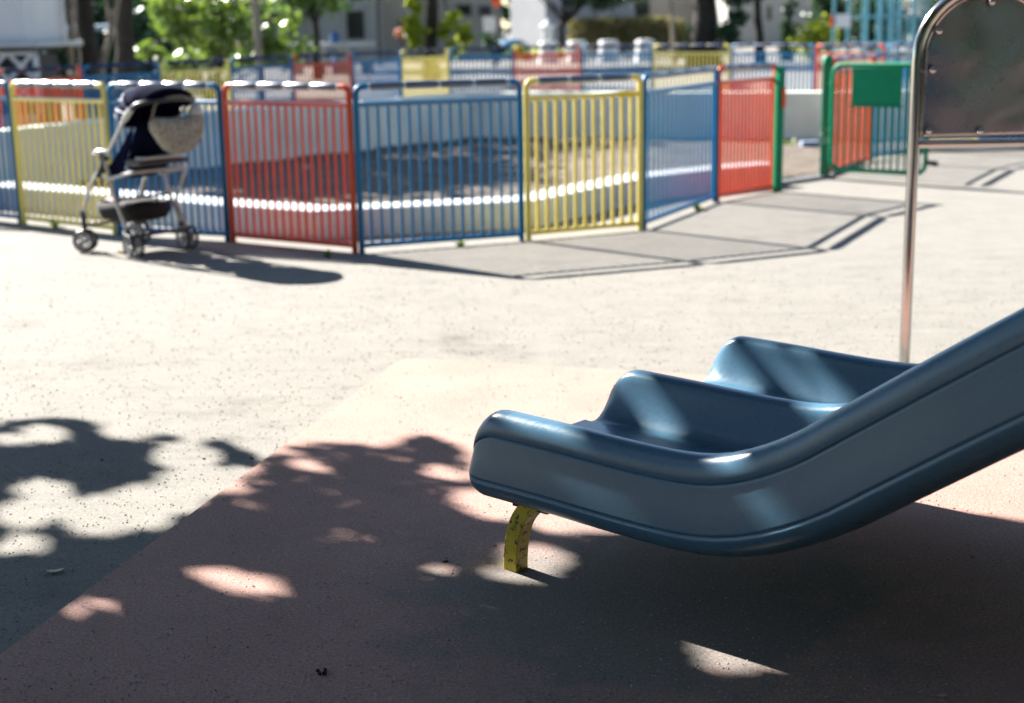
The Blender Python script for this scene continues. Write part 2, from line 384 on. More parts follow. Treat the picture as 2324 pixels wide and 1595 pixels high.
pit = [(p[0], p[1] + .2) for p in curb_pts + edge_pts[1:]] + [(p.x, p.y + .1) for p in reversed(wl)]
def pitfloor():
    # rough soil: gridded sheet with mounds, trimmed to the pit outline
    def inside(x, y, P=pit):
        c = False; j = len(P) - 1
        for i in range(len(P)):
            if (P[i][1] > y) != (P[j][1] > y) and x < (P[j][0] - P[i][0]) * (y - P[i][1]) / (P[j][1] - P[i][1]) + P[i][0]: c = not c
            j = i
        return c
    mb = MB(); st = .16; idx = {}
    nx, ny = int(17 / st), int(10 / st)
    for j in range(ny):
        for i in range(nx):
            x, y = -8 + i * st, 10 + j * st
            if inside(x, y):
                z = .02 + .05 * max(0, noise.noise(Vector((x * .8, y * .8, 3)))) + .02 * noise.noise(Vector((x * 3, y * 3, 1)))
                idx[(i, j)] = len(mb.v); mb.v.append((x, y, max(.006, z)))
    for (i, j), a in idx.items():
        q = [(i, j), (i + 1, j), (i + 1, j + 1), (i, j + 1)]
        if all(k in idx for k in q): mb.f.append(tuple(idx[k] for k in q))
    o = mb.build('soil_ground', m_soil); tag(o, kind='structure')
pitfloor()
# concrete block beside the gate opening
o = MB().box(aty(1838, 318, 16.6) * 1 + Vector((0, 0, 0)), (.2, .16, .10)).build('concrete_block', M('blue grey concrete', (.16, .22, .30), .85), bevel=.01); 
o.location.z = .06 - min(v[2] for v in [tuple(w.co) for w in o.data.vertices]) - .06
tag(o, 'small blue grey concrete block lying before the grey wall in the gate opening', 'block')

# ------------------------------------------------------------------ fence panels
def panel(A, B, mat, nb, label, group, zt=1.075, rb=.0098, seg=4, sink=0.0, detail=True):
    A = Vector((A[0], A[1], 0)); B = Vector((B[0], B[1], 0)); d = (B - A); L = d.length; d = d / L
    A = A + d * .026; B = B - d * .026; L = (B - A).length
    root = empty('fence_panel', A, label, 'fence panel', group); Z = lambda p, z: Vector((p.x, p.y, z))
    rc = .045; f = MB()
    arc1 = [Z(A + d * (rc - rc * cos(a)), zt - rc + rc * sin(a)) for a in [radians(q) for q in (0, 22, 45, 67, 90)]]
    arc2 = [Z(B - d * (rc - rc * cos(a)), zt - rc + rc * sin(a)) for a in [radians(q) for q in (90, 67, 45, 22, 0)]]
    f.tube([Z(A, -.02)] + arc1 + arc2 + [Z(B, -.02)], .0205, 10)
    f.build('frame', mat, root)
    MB().tube([Z(A, zt - .115), Z(B, zt - .115)], .0175, 10, False).build('upper_rail', m_gloss[mat] if detail else mat, root)
    MB().tube([Z(A, .05), Z(B, .05)], .0165, 10, False).build('lower_rail', mat, root)
    b = MB()
    for i in range(nb):
        p = A + d * (L * (i + 1) / (nb + 1)); b.tube([Z(p, .05), Z(p, zt - .115)], rb, 8, False)
    b.build('bars', mat, root)
    x0, x1 = .085, L - .085; w = (x1 - x0) / seg
    for i in range(seg):
        a, c = A + d * (x0 + w * i + .006), A + d * (x0 + w * (i + 1) - .006)
        MB().tube([Z(a, zt), Z(a + d * .012, zt), Z(c - d * .012, zt), Z(c, zt)], [.019, .0255, .0255, .019], 12).build('rail_sleeve', m_navy if detail else m_dull, root)
    if detail:
        for i in range(seg + 1):
            a = A + d * (x0 + w * i); k = MB(); k.lathe(Z(a, zt), d, [(.008, -.014), (.0225, -.006), (.0225, .006), (.008, .014)], 10)
            k.build('joint_ring', m_knob, root)
    return root
NG = 'coloured bar fence panels round the near side of the pit'
nA = [gp(-330, 489), gp(-60, 491), gp(51, 508), gp(267, 533), gp(524, 548), gp(813, 575), gp(1192, 546), gp(1459, 521), gp(1624, 458), gp(1757, 433)]
cols = [(m_red, 15), (m_blue, 13), (m_yel, 14), (m_blue, 15), (m_red, 15), (m_blue, 15), (m_yel, 11), (m_blue, 16), (m_red, 15)]
labs = ['red bar fence panel at the far left end of the near fence', 'blue bar fence panel cut by the left edge, left of the yellow one',
        'wide yellow bar fence panel behind the stroller front wheel', 'blue bar fence panel right behind the stroller',
        'red bar fence panel between two blue ones, right of the stroller', 'wide blue bar fence panel in the middle at the outer bend of the near fence',
        'narrow yellow bar fence panel facing the camera, with brighter repainted patches', 'blue bar fence panel running away from the camera beside the yellow one',
        'red bar fence panel next to the green gate post, its foot in the ground']
for i, (m_, nb) in enumerate(cols):
    if i == 0: A_, B_ = Vector((-5.9, 12.4, 0)), nA[2] + (nA[2] - nA[3]).normalized() * 1.1
    elif i == 1: A_, B_ = nA[2] + (nA[2] - nA[3]).normalized() * 1.1, nA[2]
    else: A_, B_ = nA[i], nA[i + 1]
    pr_ = panel(A_, B_, m_, nb, labs[i], NG, rb=.0132 if m_ is m_yel and i == 6 else .0098, seg=4 if i != 6 else 3)
    if i == 6:
        d = (B_ - A_).normalized(); mp = M('fresh yellow repaint', (.80, .56, .01), .3)
        MB().tube([B_ - d * .21 + Vector((0, 0, .96)), B_ - d * .06 + Vector((0, 0, .96))], .0182, 10).build('paint_patch', mp, pr_)
        MB().tube([B_ - d * .2 + Vector((0, 0, .05)), B_ - d * .08 + Vector((0, 0, .05))], .0175, 10).build('paint_patch', mp, pr_)

FG = 'coloured bar fence panels standing behind the retaining wall'
fx = [-215, 0, 195, 372, 530, 671, 803, 915, 1022, 1168, 1320, 1481, 1656, 1846, 2003, 2160, 2330, 2500]
fY = [13.6, 14.8, 16.2, 17.3, 18.5, 19.8, 21, 22.5, 23.6, 24, 24, 23.6, 22.7, 21.5, 20.6, 19.8, 19, 18.2]
fc = [m_blue, m_red, m_blue, m_yel, m_blue, m_red, m_blue, m_yel, m_blue, m_red, m_blue, m_yel, m_blue, m_red, m_blue, m_yel, m_blue]
fl = ['blue far fence panel off the left end, before the white hut', 'red far fence panel below the white hut and its lattice base',
      'blue far fence panel in front of the two dark tree trunks', 'yellow far fence panel below the bright green shrub, left of the street pole',
      'blue far fence panel standing before the brown street pole', 'red far fence panel below the small tree and the pale bench',
      'blue far fence panel left of the yellow one with ivy above', 'narrow yellow far fence panel below the ivy covered trunk',
      'blue far fence panel right of the narrow yellow one, below the beige house', 'red far fence panel behind which two white bollards stand',
      'blue far fence panel with two white bollards above it, below the clipped hedge', 'yellow far fence panel below the thick dark trunk, right end of the hedge',
      'blue far fence panel right of the thick dark trunk, below the beige wall', 'red far fence panel below the left end of the pale blue climbing frame',
      'blue far fence panel below the climbing frame, left of the steel arch pole', 'yellow far fence panel hidden behind the steel arch sheet', 'blue far fence panel at the right end behind the steel arch']
fp = []
for x, Y in zip(fx, fY):
    p = aty(x, 300, Y); fp.append(Vector((p.x, p.y, 0)))
for i in range(len(fc)):
    nb = max(9, int((fp[i + 1] - fp[i]).length / .078))
    panel(fp[i], fp[i + 1], fc[i], nb, fl[i], FG, detail=False, rb=.013)

# panels on the right side of the gate
GG = 'coloured bar fence panels right of the gate'
gpost = gp(1872, 403); gq = [Vector((3.02, 13.75, 0)), Vector((3.74, 15.1, 0)), Vector((4.62, 16.15, 0)), Vector((5.3, 16.5, 0)), Vector((6.05, 16.5, 0)), Vector((7.1, 16.3, 0))]
for i, (m_, nb, lb) in enumerate([(m_red, 16, 'red bar fence panel seen slantwise through the green gate bars'), (m_blue, 15, 'blue bar fence panel seen behind the gate bars and its green board'),
                                  (m_yel, 11, 'yellow bar fence panel standing behind the steel arch sheet'), (m_blue, 15, 'blue bar fence panel behind the right of the steel arch sheet'), (m_red, 15, 'red bar fence panel at the right end beyond the steel arch')]):
    panel(gq[i], gq[i + 1], m_, nb, lb, GG, seg=3)

# green gate posts, gate leaf
p = gp(1764, 435); g1 = empty('gate_post', p, 'slim green gate post beside the red panel with an orange sticker', 'gate post', 'green gate posts')
MB().box((p.x, p.y, .52), (.062, .062, 1.08), rz=.5).build('post', m_grn, g1, bevel=.006)
MB().box((p.x + .028, p.y - .018, .80), (.025, .045, .17), rz=.5).build('sticker', m_or, g1)
p = gp(1871, 405); g2 = empty('gate_post', p, 'thick green gate post with chipped paint that carries the open gate', 'gate post', 'green gate posts')
MB().box((p.x, p.y, .52), (.095, .09, 1.08), rz=-.2).build('post', m_grnchip, g2, bevel=.012)
MB().lathe((p.x, p.y, 1.06), (0, 0, 1), [(.05, 0), (.05, .03), (.03, .06), (.005, .07)], 12).build('cap', m_grn, g2)
for z in (.18, .5, .95): MB().lathe((p.x + .05, p.y - .05, z), (0, 0, 1), [(.018, -.05), (.018, .05)], 10).build('hinge', m_knob, g2)
GA = gp(1884, 408); GB = gp(2098, 420); gd = (GB - GA).normalized(); gate = empty('gate', GA, 'open green tube gate with a solid green board, swung towards the camera', 'gate')
zt, zb, rc = 1.04, .10, .08; L = (GB - GA).length
loop = []
for cx, cz, a0 in ((L - rc, zt - rc, 90), (L - rc, zb + rc, 0), (rc, zb + rc, -90), (rc, zt - rc, -180)):
    for q in (0, -30, -60, -90):
        a = radians(a0 + q); loop.append(GA + gd * (cx + rc * cos(a)) + Vector((0, 0, cz + rc * sin(a))))
loop.append(loop[0].copy()); MB().tube(loop, .021, 10, False).build('frame', m_grn, gate)
b = MB()
for i in range(13):
    q = GA + gd * (L * (i + 1) / 14); b.tube([q + Vector((0, 0, zb)), q + Vector((0, 0, zt))], .0115, 8, False)
b.build('bars', m_grn, gate)
gn = Vector((gd.y, -gd.x, 0))
bc = GA + gd * (L * .475) + gn * .02 + Vector((0, 0, 0))
rot = Matrix((gd, gn, Vector((0, 0, 1)))).transposed()
MB().box((bc.x, bc.y, .855), (L * .53, .012, .33), rot=rot).build('board', m_grn, gate, bevel=.003)
MB().box((bc.x, bc.y, .68), (L * .55, .03, .02), rot=rot).build('board_edge', m_grn, gate, bevel=.003)
MB().tube([GB + Vector((0, 0, .20)), GB + gd * .11 + Vector((0, 0, .19))], [.02, .026], 10).build('latch', m_dark, gate)

# ------------------------------------------------------------------ stainless arch with mirror sheet
AY = 6.0
def arch():
    bl = aty(2046, 812, AY); bl = Vector((bl.x, bl.y, 0))
    tl = aty(2071, 130, AY); cx = aty(2244, 100, AY)
    x0 = bl.x + .012; rr = cx.x - x0; zc = tl.z - .01
    root = empty('steel_arch', Vector((x0, AY, 0)), 'stainless steel arch frame with a dull mirror sheet, standing behind the slide', 'steel arch')
    pts = [Vector((x0, AY, -.03)), Vector((x0, AY, .4)), Vector((x0, AY, .9))] + [Vector((cx.x - rr * cos(a), AY, zc + rr * sin(a))) for a in [i * pi / 22 for i in range(23)]] + [Vector((cx.x + rr, AY, .9)), Vector((cx.x + rr, AY, .4)), Vector((cx.x + rr, AY, -.03))]
    MB().tube(pts, .0235, 20).build('pole', m_steel, root)
    zr = aty(2200, 325, AY).z
    MB().tube([Vector((x0 + .01, AY, zr)), Vector((cx.x + rr - .01, AY, zr))], .0165, 16).build('lower_rail', m_steel, root)
    # sheet: gently bowed, cut to the arch
    n = 26; mb = MB(); ri = rr - .028
    rows = 26; vs = []
    ztop = zc + ri
    for j in range(rows + 1):
        z = zr + .022 + (ztop - zr - .022) * j / rows
        w = ri if z < zc else sqrt(max(1e-5, ri * ri - (z - zc) ** 2))
        for i in range(n + 1):
            u = -1 + 2 * i / n; x = u * w
            vs.append((cx.x + x, AY - .012 * (1 - (x / ri) ** 2) * (1 - ((z - zr) / (ztop - zr) * 2 - 1) ** 2) + .004, z))
    fs = [(j * (n + 1) + i, j * (n + 1) + i + 1, (j + 1) * (n + 1) + i + 1, (j + 1) * (n + 1) + i) for j in range(rows) for i in range(n)]
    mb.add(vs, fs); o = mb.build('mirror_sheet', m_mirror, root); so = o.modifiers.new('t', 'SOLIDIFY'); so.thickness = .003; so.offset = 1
    # rim strip clamping the sheet
    st = [Vector((cx.x - ri, AY - .004, zr + .02))] + [Vector((cx.x - ri * cos(a), AY - .004, zc + ri * sin(a))) for a in [i * pi / 20 for i in range(21)]] + [Vector((cx.x + ri, AY - .004, zr + .02))]
    MB().tube(st, .006, 8).build('rim', m_steel, root)
    for (x, z) in [(cx.x - ri + .028, zr + .055), (cx.x - .02, zr + .05), (cx.x + ri - .028, zr + .055), (cx.x - ri + .032, zr + .30), (cx.x + ri - .032, zr + .30), (cx.x - ri * .80, zc + ri * .44), (cx.x + ri * .80, zc + ri * .44), (cx.x, ztop - .035)]:
        MB().lathe((x, AY - .012, z), (0, -1, 0), [(.016, 0), (.016, .005), (.011, .014), (.003, .017)], 12).build('bolt', m_steel, root)
arch()

# ------------------------------------------------------------------ slide
O = Vector((-0.11856, 3.72541, 0)); su = Vector((0.75126, -0.66, 0)); sp_ = Vector((0.66, 0.75126, 0))
def slide():
    prof = catmull([(0, 0, .461), (.15, 0, .459), (.3, 0, .456), (.45, 0, .451), (.58, 0, .449), (.68, 0, .452), (.76, 0, .464), (.85, 0, .494), (.955, 0, .548), (1.06, 0, .620), (1.18, 0, .703), (1.28, 0, .772), (1.475, 0, .903), (1.8, 0, 1.118), (2.1, 0, 1.315), (2.35, 0, 1.42), (2.6, 0, 1.44)], 5)
    # resample with dense rings at the mouth
    def P(s):
        for i in range(len(prof) - 1):
            if prof[i + 1].x >= s: 
                t = (s - prof[i].x) / max(1e-6, prof[i + 1].x - prof[i].x); return prof[i].lerp(prof[i + 1], t)
        return prof[-1]
    S = [.0, .0015, .004, .008, .013, .02, .028, .037, .048, .06, .075, .09, .11, .13, .16, .2, .25] + [.3 + .045 * i for i in range(51)]
    T = 1.24; D = .142; lips = (.045, .62, 1.195)
    def up(t):
        b = 0
        for q in lips:
            a = abs(t - q); rc = .036
            if a < rc * .93: y = -(rc - sqrt(rc * rc - a * a)) * .8
            else:
                y0 = -(rc - sqrt(rc * rc - (rc * .93) ** 2)) * .8; u_ = min(1, (a - rc * .93) / .085); y = y0 + (-D - y0) * (1 - (1 - u_) ** 2.3)
            b = max(b, 1 + y / D)
        return -D + D * b
    side = [(.018, -.0085), (.008, -.020), (.002, -.034), (0, -.048), (-.001, -.060), (-.0005, -.0635), (.0030, -.0650), (.0032, -.0672), (.0005, -.0688), (.0, -.073), (-.009, -.125), (-.0185, -.178), (-.0192, -.1838), (-.0160, -.1852), (-.0160, -.1872), (-.0190, -.1888), (-.0185, -.200), (-.012, -.218), (.004, -.234), (.028, -.245), (.065, -.250), (.12, -.252)]
    ts = [.03 + (T - .06) * i / 220 for i in range(221)]
    ring = [(t, up(t), 'u') for t in ts]
    near = [(t, n, 's') for t, n in side]; far = [(T - t, n, 's') for t, n in side]
    bot = [(T - .12 - (T - .24) * i / 20, -.252, 's') for i in range(1, 20)]
    ring = ring + far + bot + list(reversed(near))
    rings = []; nR = len(ring)
    for s in S:
        p = P(s); q0, q1 = P(max(0, s - .02)), P(s + .02); tg = (q1 - q0).normalized(); nm = Vector((-tg.z, 0, tg.x))
        RR = .10; gf = lambda x: max(0, 1 - (1 - min(1, max(0, x) / RR)) ** 2.3) ** (1 / 2.1); go = gf(s); gi = max(gf(s - .010), .06 * (min(1, s / .02) ** 2)); rb = .055; eb = rb - sqrt(max(0, rb * rb - max(0, rb - s) ** 2)); rs = .03; es = rs - sqrt(max(0, rs * rs - max(0, rs - s) ** 2))
        row = []
        for t, n, k in ring:
            nn = n
            wgt = min(1, max(0, (min(t, T - t) - .05) / .12)); g = go * (1 - wgt) + gi * wgt
            if n > -D: nn = -D + (n + D) * g - .012 * (1 - g)
            elif k == 's':
                nn = n + eb * ((-n - D) / (.252 - D)) * .95
            tt = .62 + (t - .62) * (1 - es / .62)
            v = O + su * p.x + sp_ * tt + Vector((0, 0, p.z)) + su * (nm.x * nn) + Vector((0, 0, nm.z * nn))
            row.append(v)
        rings.append(row)
    mb = MB(); vs = [v for r in rings for v in r]; fs = []
    for i in range(len(S) - 1):
        for k in range(nR): fs.append((i * nR + k, i * nR + (k + 1) % nR, (i + 1) * nR + (k + 1) % nR, (i + 1) * nR + k))
    fs.append(tuple(range(nR))[::-1]); fs.append(tuple((len(S) - 1) * nR + k for k in range(nR)))
    mb.add(vs, fs)
    root = empty('slide', O + su * .1 + sp_ * .07, 'double lane blue plastic slide with a chipped yellow foot, mouth facing left', 'slide')
    me = mb.build('slide_body', m_slide, root)
    me.data.polygons.foreach_set('use_smooth', [True] * len(me.data.polygons))
    at = me.data.attributes.get('sharp_edge')
    if at: me.data.attributes.remove(at)
    # curved square feet under both outer walls
    for t in (.062, 1.178):
        f = MB(); path = catmull([(.205, 0, .235), (.165, 0, .205), (.132, 0, .165), (.112, 0, .11), (.104, 0, .05), (.103, 0, -.02)], 4); w = .0225; vv = []
        for i, q in enumerate(path):
            tg = (path[min(i + 1, len(path) - 1)] - path[max(i - 1, 0)]).normalized(); nm = Vector((-tg.z, 0, tg.x))
            for a, b_ in ((-1, -1), (1, -1), (1, 1), (-1, 1)):
                vv.append(O + su * (q.x + nm.x * w * a) + Vector((0, 0, q.z + nm.z * w * a)) + sp_ * (t + w * 1.1 * b_))
        ff = [(i * 4 + k, i * 4 + (k + 1) % 4, (i + 1) * 4 + (k + 1) % 4, (i + 1) * 4 + k) for i in range(len(path) - 1) for k in range(4)]
        ff += [(0, 1, 2, 3), tuple(len(vv) - 4 + k for k in range(4))]
        f.add(vv, ff); f.build('leg', m_yleg, root, bevel=.002)
    # small mounting plate
    MB().box(O + su * .175 + sp_ * .075 + Vector((0, 0, .208)), (.12, .07, .012), rz=atan2(su.y, su.x)).build('bracket', m_dark, root)
    # landing platform the slide is fixed to (stands out of the frame, shades the slide and shows in the mirror)
    base = O + su * 3.15 + sp_ * .62
    pr_ = empty('play_tower', Vector((base.x, base.y, 0)), 'orange and green play tower the slide starts from', 'play tower'); rz = atan2(su.y, su.x)
    MB().box(base + Vector((0, 0, 1.19)), (1.05, 1.5, .08), rz=rz).build('deck', m_grn, pr_, bevel=.01)
    for a in (-.47, .47):
        for b_ in (-.68, .68):
            q = base + su * a + sp_ * b_; MB().tube([Vector((q.x, q.y, -.02)), Vector((q.x, q.y, 2.7))], .055, 14).build('post', m_pole, pr_)
    MB().box(base + Vector((0, 0, 2.72)), (1.3, 1.8, .06), rz=rz).build('roof', m_or, pr_, bevel=.01)
    for b_ in (-.68, .68): MB().box(base + sp_ * b_ + Vector((0, 0, 1.62)), (.82, .03, .7), rz=rz).build('side_panel', m_grn, pr_, bevel=.01)
slide()

# ------------------------------------------------------------------ stroller and its bag
def stroller():
    RN = gp(305, 584); FN = gp(196, 571)                       # near rear and near front wheel contacts
    fw = (FN - RN); fw.z = 0; WB = fw.length; fw.normalize(); lt = Vector((fw.y, -fw.x, 0))   # lt: towards the far side
    root = empty('stroller', (RN + FN) / 2 + lt * .2, 'navy baby stroller with pale frame parked before the blue and yellow fence panels', 'stroller')
    W = .46
    def S(x, y, lat=0.0): return onplane(x, y, RN + lt * lat, lt)
    def off(P, lat): return [q + lt * lat for q in P]
    # wheels: four pairs
    def wheel(c, steer):
        ax = Matrix.Rotation(steer, 3, 'Z') @ lt
        for o_ in (-.036, .036):
            fdir = ax.orthogonal().normalized(); circ = lambda R_, n=26: [c + ax * o_ + (Matrix.Rotation(2 * pi * k / n, 3, ax) @ fdir) * R_ for k in range(n + 1)]
            wr = MB().tube(circ(.067), .010, 8, False).build('wheel', m_dark, root)
            r = MB()
            r.lathe(c + ax * o_, ax, [(.018, -.014), (.018, .014)], 12)
            for k in range(5):
                a = Matrix.Rotation(2 * pi * k / 5, 3, ax) @ fdir; r.tube([c + ax * o_ + a * .012, c + ax * o_ + a * .056], .0065, 6)
            r.tube(circ(.055), .006, 6, False)
            r.build('rim', m_wheel, wr)
        MB().tube([c - ax * .05, c + ax * .05], .007, 8).build('axle', m_dark, root)
    r_ = .076
    cFN, cRN = FN + Vector((0, 0, r_)), RN + Vector((0, 0, r_))
    cFF, cRF = cFN + lt * W, cRN + lt * W
    for c, st in ((cFN, .55), (cRN, -.25), (cFF, .2), (cRF, -.1)): wheel(c, st)
    hinge = S(236, 355)
    for lat, c0, c1 in ((0, cFN, cRN), (W, cFF, cRF)):
        q1 = [hinge + lt * lat - fw * .02 + Vector((0, 0, -.02)), S(205, 420) + lt * lat, S(188, 482) + lt * lat]
        MB().tube(q1, .013, 10).build('front_leg', m_alu, root)
        MB().tube([q1[-1] + Vector((0, 0, .02)), q1[-1] - fw * .005 + Vector((0, 0, -.07)), c0 + Vector((0, 0, .02))], [.016, .018, .014], 8).build('fork', m_dark, root)
        q2 = [hinge + lt * lat + Vector((0, 0, .0)), S(247, 400) + lt * lat, S(262, 455) + lt * lat, S(288, 522) + lt * lat]
        MB().tube(catmull(q2, 4), .012, 10).build('rear_leg', m_alu, root)
        MB().tube([q2[-1], q2[-1] + Vector((0, 0, -.03)) - fw * .01, c1 + Vector((0, 0, .02))], [.018, .022, .016], 8).build('fork', m_dark, root)
        MB().lathe(hinge + lt * (lat - .02), lt, [(.03, 0), (.036, .01), (.036, .03), (.03, .04)], 14).build('hinge_cap', m_dark, root)
        ar = [S(212, 350), S(222, 345), S(240, 346), S(252, 354)]
        MB().tube(catmull([q + lt * lat for q in ar], 4), [.010 + .010 * sin(pi * i / 12) for i in range(13)], 10).build('armrest', m_white, root)
        MB().tube([hinge + lt * lat + Vector((0, 0, -.03)), S(222, 400) + lt * lat], .018, 8).build('strut', m_dark, root)
    # push handle: two arms and cross bar
    n1 = [S(243, 352), S(262, 312), S(282, 272), S(298, 247)]
    MB().tube(n1, .0125, 10).build('handle_arm', m_alu, root); MB().tube(off(n1, W), .0125, 10).build('handle_arm', m_alu, root)
    top = n1[-1]; bk = -fw * .10 + Vector((0, 0, .045))
    MB().tube(catmull([top, top + bk * .6, top + bk + lt * .06 - fw * .02, top + bk + lt * (W / 2) - fw * .035 + Vector((0, 0, .008)), top + bk + lt * (W - .06) - fw * .02, top + bk * .6 + lt * W, top + lt * W], 6), .016, 10).build('handle', m_dark, root)
    MB().tube([n1[2], n1[3]], .02, 10).build('handle_joint', m_white, root)
    # seat shell: sides, back, base
    ctr = hinge + lt * (W / 2)
    def cush(pts, w, th, name, mat, lat=W / 2, sub=2):
        # slab following a side-view path, w wide, th thick
        P_ = [q + lt * (lat) for q in pts]; mb = MB(); vs = []
        for i, q in enumerate(P_):
            tg = (P_[min(i + 1, len(P_) - 1)] - P_[max(i - 1, 0)]).normalized(); nm = tg.cross(lt).normalized()
            for a, b_ in ((-1, -1), (1, -1), (1, 1), (-1, 1)): vs.append(q + lt * (w / 2 * a) + nm * (th / 2 * b_))
        n = len(P_); mb.add(vs, [(i * 4 + k, i * 4 + (k + 1) % 4, (i + 1) * 4 + (k + 1) % 4, (i + 1) * 4 + k) for i in range(n - 1) for k in range(4)] + [(3, 2, 1, 0), tuple((n - 1) * 4 + k for k in range(4))])
        return mb.build(name, mat, root, sub=sub)
    back = [S(262, 402), S(272, 355), S(282, 310), S(292, 270)]
    cush(back, .34, .07, 'backrest', m_fnavy); cush([S(208, 398), S(235, 398), S(275, 402)], .34, .06, 'seat', m_fnavy)
    for lat in (.05, W - .05):
        mb = MB(); o1 = [S(212, 392), S(262, 404), S(282, 330), S(286, 290), S(262, 335), S(240, 372)]
        a = [q + lt * (lat - .012) for q in o1]; b_ = [q + lt * (lat + .012) for q in o1]; n = 6
        mb.add(a + b_, [tuple(range(n)), tuple(range(2 * n - 1, n - 1, -1))] + [(i, (i + 1) % n, n + (i + 1) % n, n + i) for i in range(n)]); mb.build('seat_side', m_fnavy, root, smooth=False, bevel=.006)
    # lower frame rails under the seat, rear ledge
    MB().tube([S(238, 408), S(300, 392)], .012, 8).tube([S(238, 408) + lt * W, S(300, 392) + lt * W], .012, 8).tube([S(300, 392), S(300, 392) + lt * W], .012, 8).build('seat_rail', m_alu, root)
    q = S(283, 372); MB().box(q + lt * (W / 2) - fw * .05, (.16, W * .9, .035), rz=atan2(fw.y, fw.x)).build('rear_ledge', m_dark, root, bevel=.01)
    MB().box(q + lt * (W / 2) - fw * .07 + Vector((0, 0, .03)), (.10, W * .7, .02), rz=atan2(fw.y, fw.x)).build('ledge_trim', m_white, root, bevel=.006)
    # rear cross braces
    MB().tube([cRN + Vector((0, 0, .06)), cRF + Vector((0, 0, .06))], .012, 8).tube([S(262, 455), S(262, 455) + lt * W], .009, 8).tube([cFN + Vector((0, 0, .1)), cFF + Vector((0, 0, .1))], .010, 8).build('cross_brace', m_dark, root)
    MB().tube([S(300, 392) + lt * W, S(276, 470) + lt * W, cRF + Vector((0, 0, .07))], .011, 8).build('rear_leg', m_alu, root)
    # shopping basket: sagging open box
    c = (cFN + cRF) / 2; c.z = .30; mb = MB(); n = 16; vs = []
    for j, (k, z) in enumerate(((1.0, .335), (1.02, .28), (.92, .225), (.6, .205), (.01, .2))):
        for i in range(n):
            a = 2 * pi * i / n; x = math.copysign(abs(cos(a)) ** .5, cos(a)) * .21 * k; y = math.copysign(abs(sin(a)) ** .5, sin(a)) * .19 * k
            vs.append(Vector((c.x, c.y, z)) + fw * x + lt * y)
    mb.add(vs, [(j * n + i, j * n + (i + 1) % n, (j + 1) * n + (i + 1) % n, (j + 1) * n + i) for j in range(4) for i in range(n)])
    o = mb.build('basket', m_fbrown, root); so = o.modifiers.new('t', 'SOLIDIFY'); so.thickness = .008
    MB().box(Vector((c.x, c.y, .31)) - fw * .03, (.30, .26, .10), rz=.9).build('basket_load', m_fbrown, root, sub=2)
    MB().lathe(Vector((c.x, c.y, .30)) + fw * .21 - lt * .02, fw + Vector((0, 0, .6)), [(.03, -.05), (.05, -.03), (.045, .02), (.02, .05)], 12).build('cloth', m_pink, root)
    # canopy: quarter ellipsoid of fabric on bows
    piv = S(297, 262) + lt * (W / 2); up_ = Vector((0, 0, 1)); nph, nth = 14, 16
    def cp(ph, th, k=1.0): 
        rad_ = (fw * cos(ph) * .27 + up_ * sin(ph) * .20) * (sin(th) ** .6) * k
        return piv + rad_ - lt * (cos(th) * .225 * k)
    mb = MB(); vs = [cp(radians(-28 + 158 * i / nph), pi * (.02 + .96 * j / nth), 1 - .03 * abs(sin(i * pi / 3.5))) for i in range(nph + 1) for j in range(nth + 1)]
    mb.add(vs, [(i * (nth + 1) + j, i * (nth + 1) + j + 1, (i + 1) * (nth + 1) + j + 1, (i + 1) * (nth + 1) + j) for i in range(nph) for j in range(nth)])
    o = mb.build('canopy', m_fnavy, root); so = o.modifiers.new('t', 'SOLIDIFY'); so.thickness = .006
    for ph in (-28, 12, 52):
        MB().tube([cp(radians(ph), pi * (.02 + .96 * j / 24), 1.01) for j in range(25)], .0075, 8).build('canopy_bow', m_fgrey, o)
    # the bag: a thing of its own, hung from the handle
    hb = top + bk + lt * (W / 2) - fw * .05 + Vector((0, 0, -.065))
    wd = (lt * .93 + Vector((1, 0, 0)) * .35).normalized(); nd = Vector((wd.y, -wd.x, 0))
    bag = empty('shoulder_bag', hb + Vector((0, 0, -.2)), 'beige dotted shoulder bag hanging from the stroller handle', 'bag')
    mb = MB(); out = [(-.185, -.02), (-.20, -.12), (-.165, -.17), (-.125, -.25), (-.07, -.315), (.07, -.32), (.15, -.27), (.20, -.15), (.22, .0), (.11, -.035), (0, -.045), (-.1, -.04)]; n = len(out)
    cxy = (0.0, -.17); vs = []
    for k, sc_ in ((-1, .6), (-.75, .9), (0, 1.0), (.75, .9), (1, .6)):
        for a, b_ in out: vs.append(hb + wd * (cxy[0] + (a - cxy[0]) * sc_) + Vector((0, 0, .9 * (cxy[1] + (b_ - cxy[1]) * sc_))) + nd * (k * .06))
    mb.add(vs, [tuple(range(n))[::-1], tuple(4 * n + i for i in range(n))] + [(j * n + i, j * n + (i + 1) % n, (j + 1) * n + (i + 1) % n, (j + 1) * n + i) for j in range(4) for i in range(n)])
    m = bpy.data.materials.new('beige dotted cloth'); t = nt(m); oo = t.nodes.new('ShaderNodeOutputMaterial'); pp = t.nodes.new('ShaderNodeBsdfPrincipled')
    v = t.nodes.new('ShaderNodeTexVoronoi'); v.inputs['Scale'].default_value = 46; v.inputs['Randomness'].default_value = .6; t.links.new(coords(t), v.inputs['Vector'])
    t.links.new(ramp(t, v.outputs['Distance'], [(.30, (.17, .145, .11)), (.48, (.36, .34, .295))]), pp.inputs['Base Color']); pp.inputs['Roughness'].default_value = .8
    t.links.new(pp.outputs[0], oo.inputs[0])
    mb.build('bag_body', m, bag, sub=1)
    MB().tube(catmull([hb + wd * .17 + Vector((0, 0, -.03)), hb + wd * .12 + Vector((0, 0, .06)), hb + wd * .02 + Vector((0, 0, .09))] + [hb - wd * .12 + Vector((0, 0, .06)), hb - wd * .17 + Vector((0, 0, -.05))], 5), .009, 8).build('strap', M('beige strap', (.22, .19, .14), .8), bag)
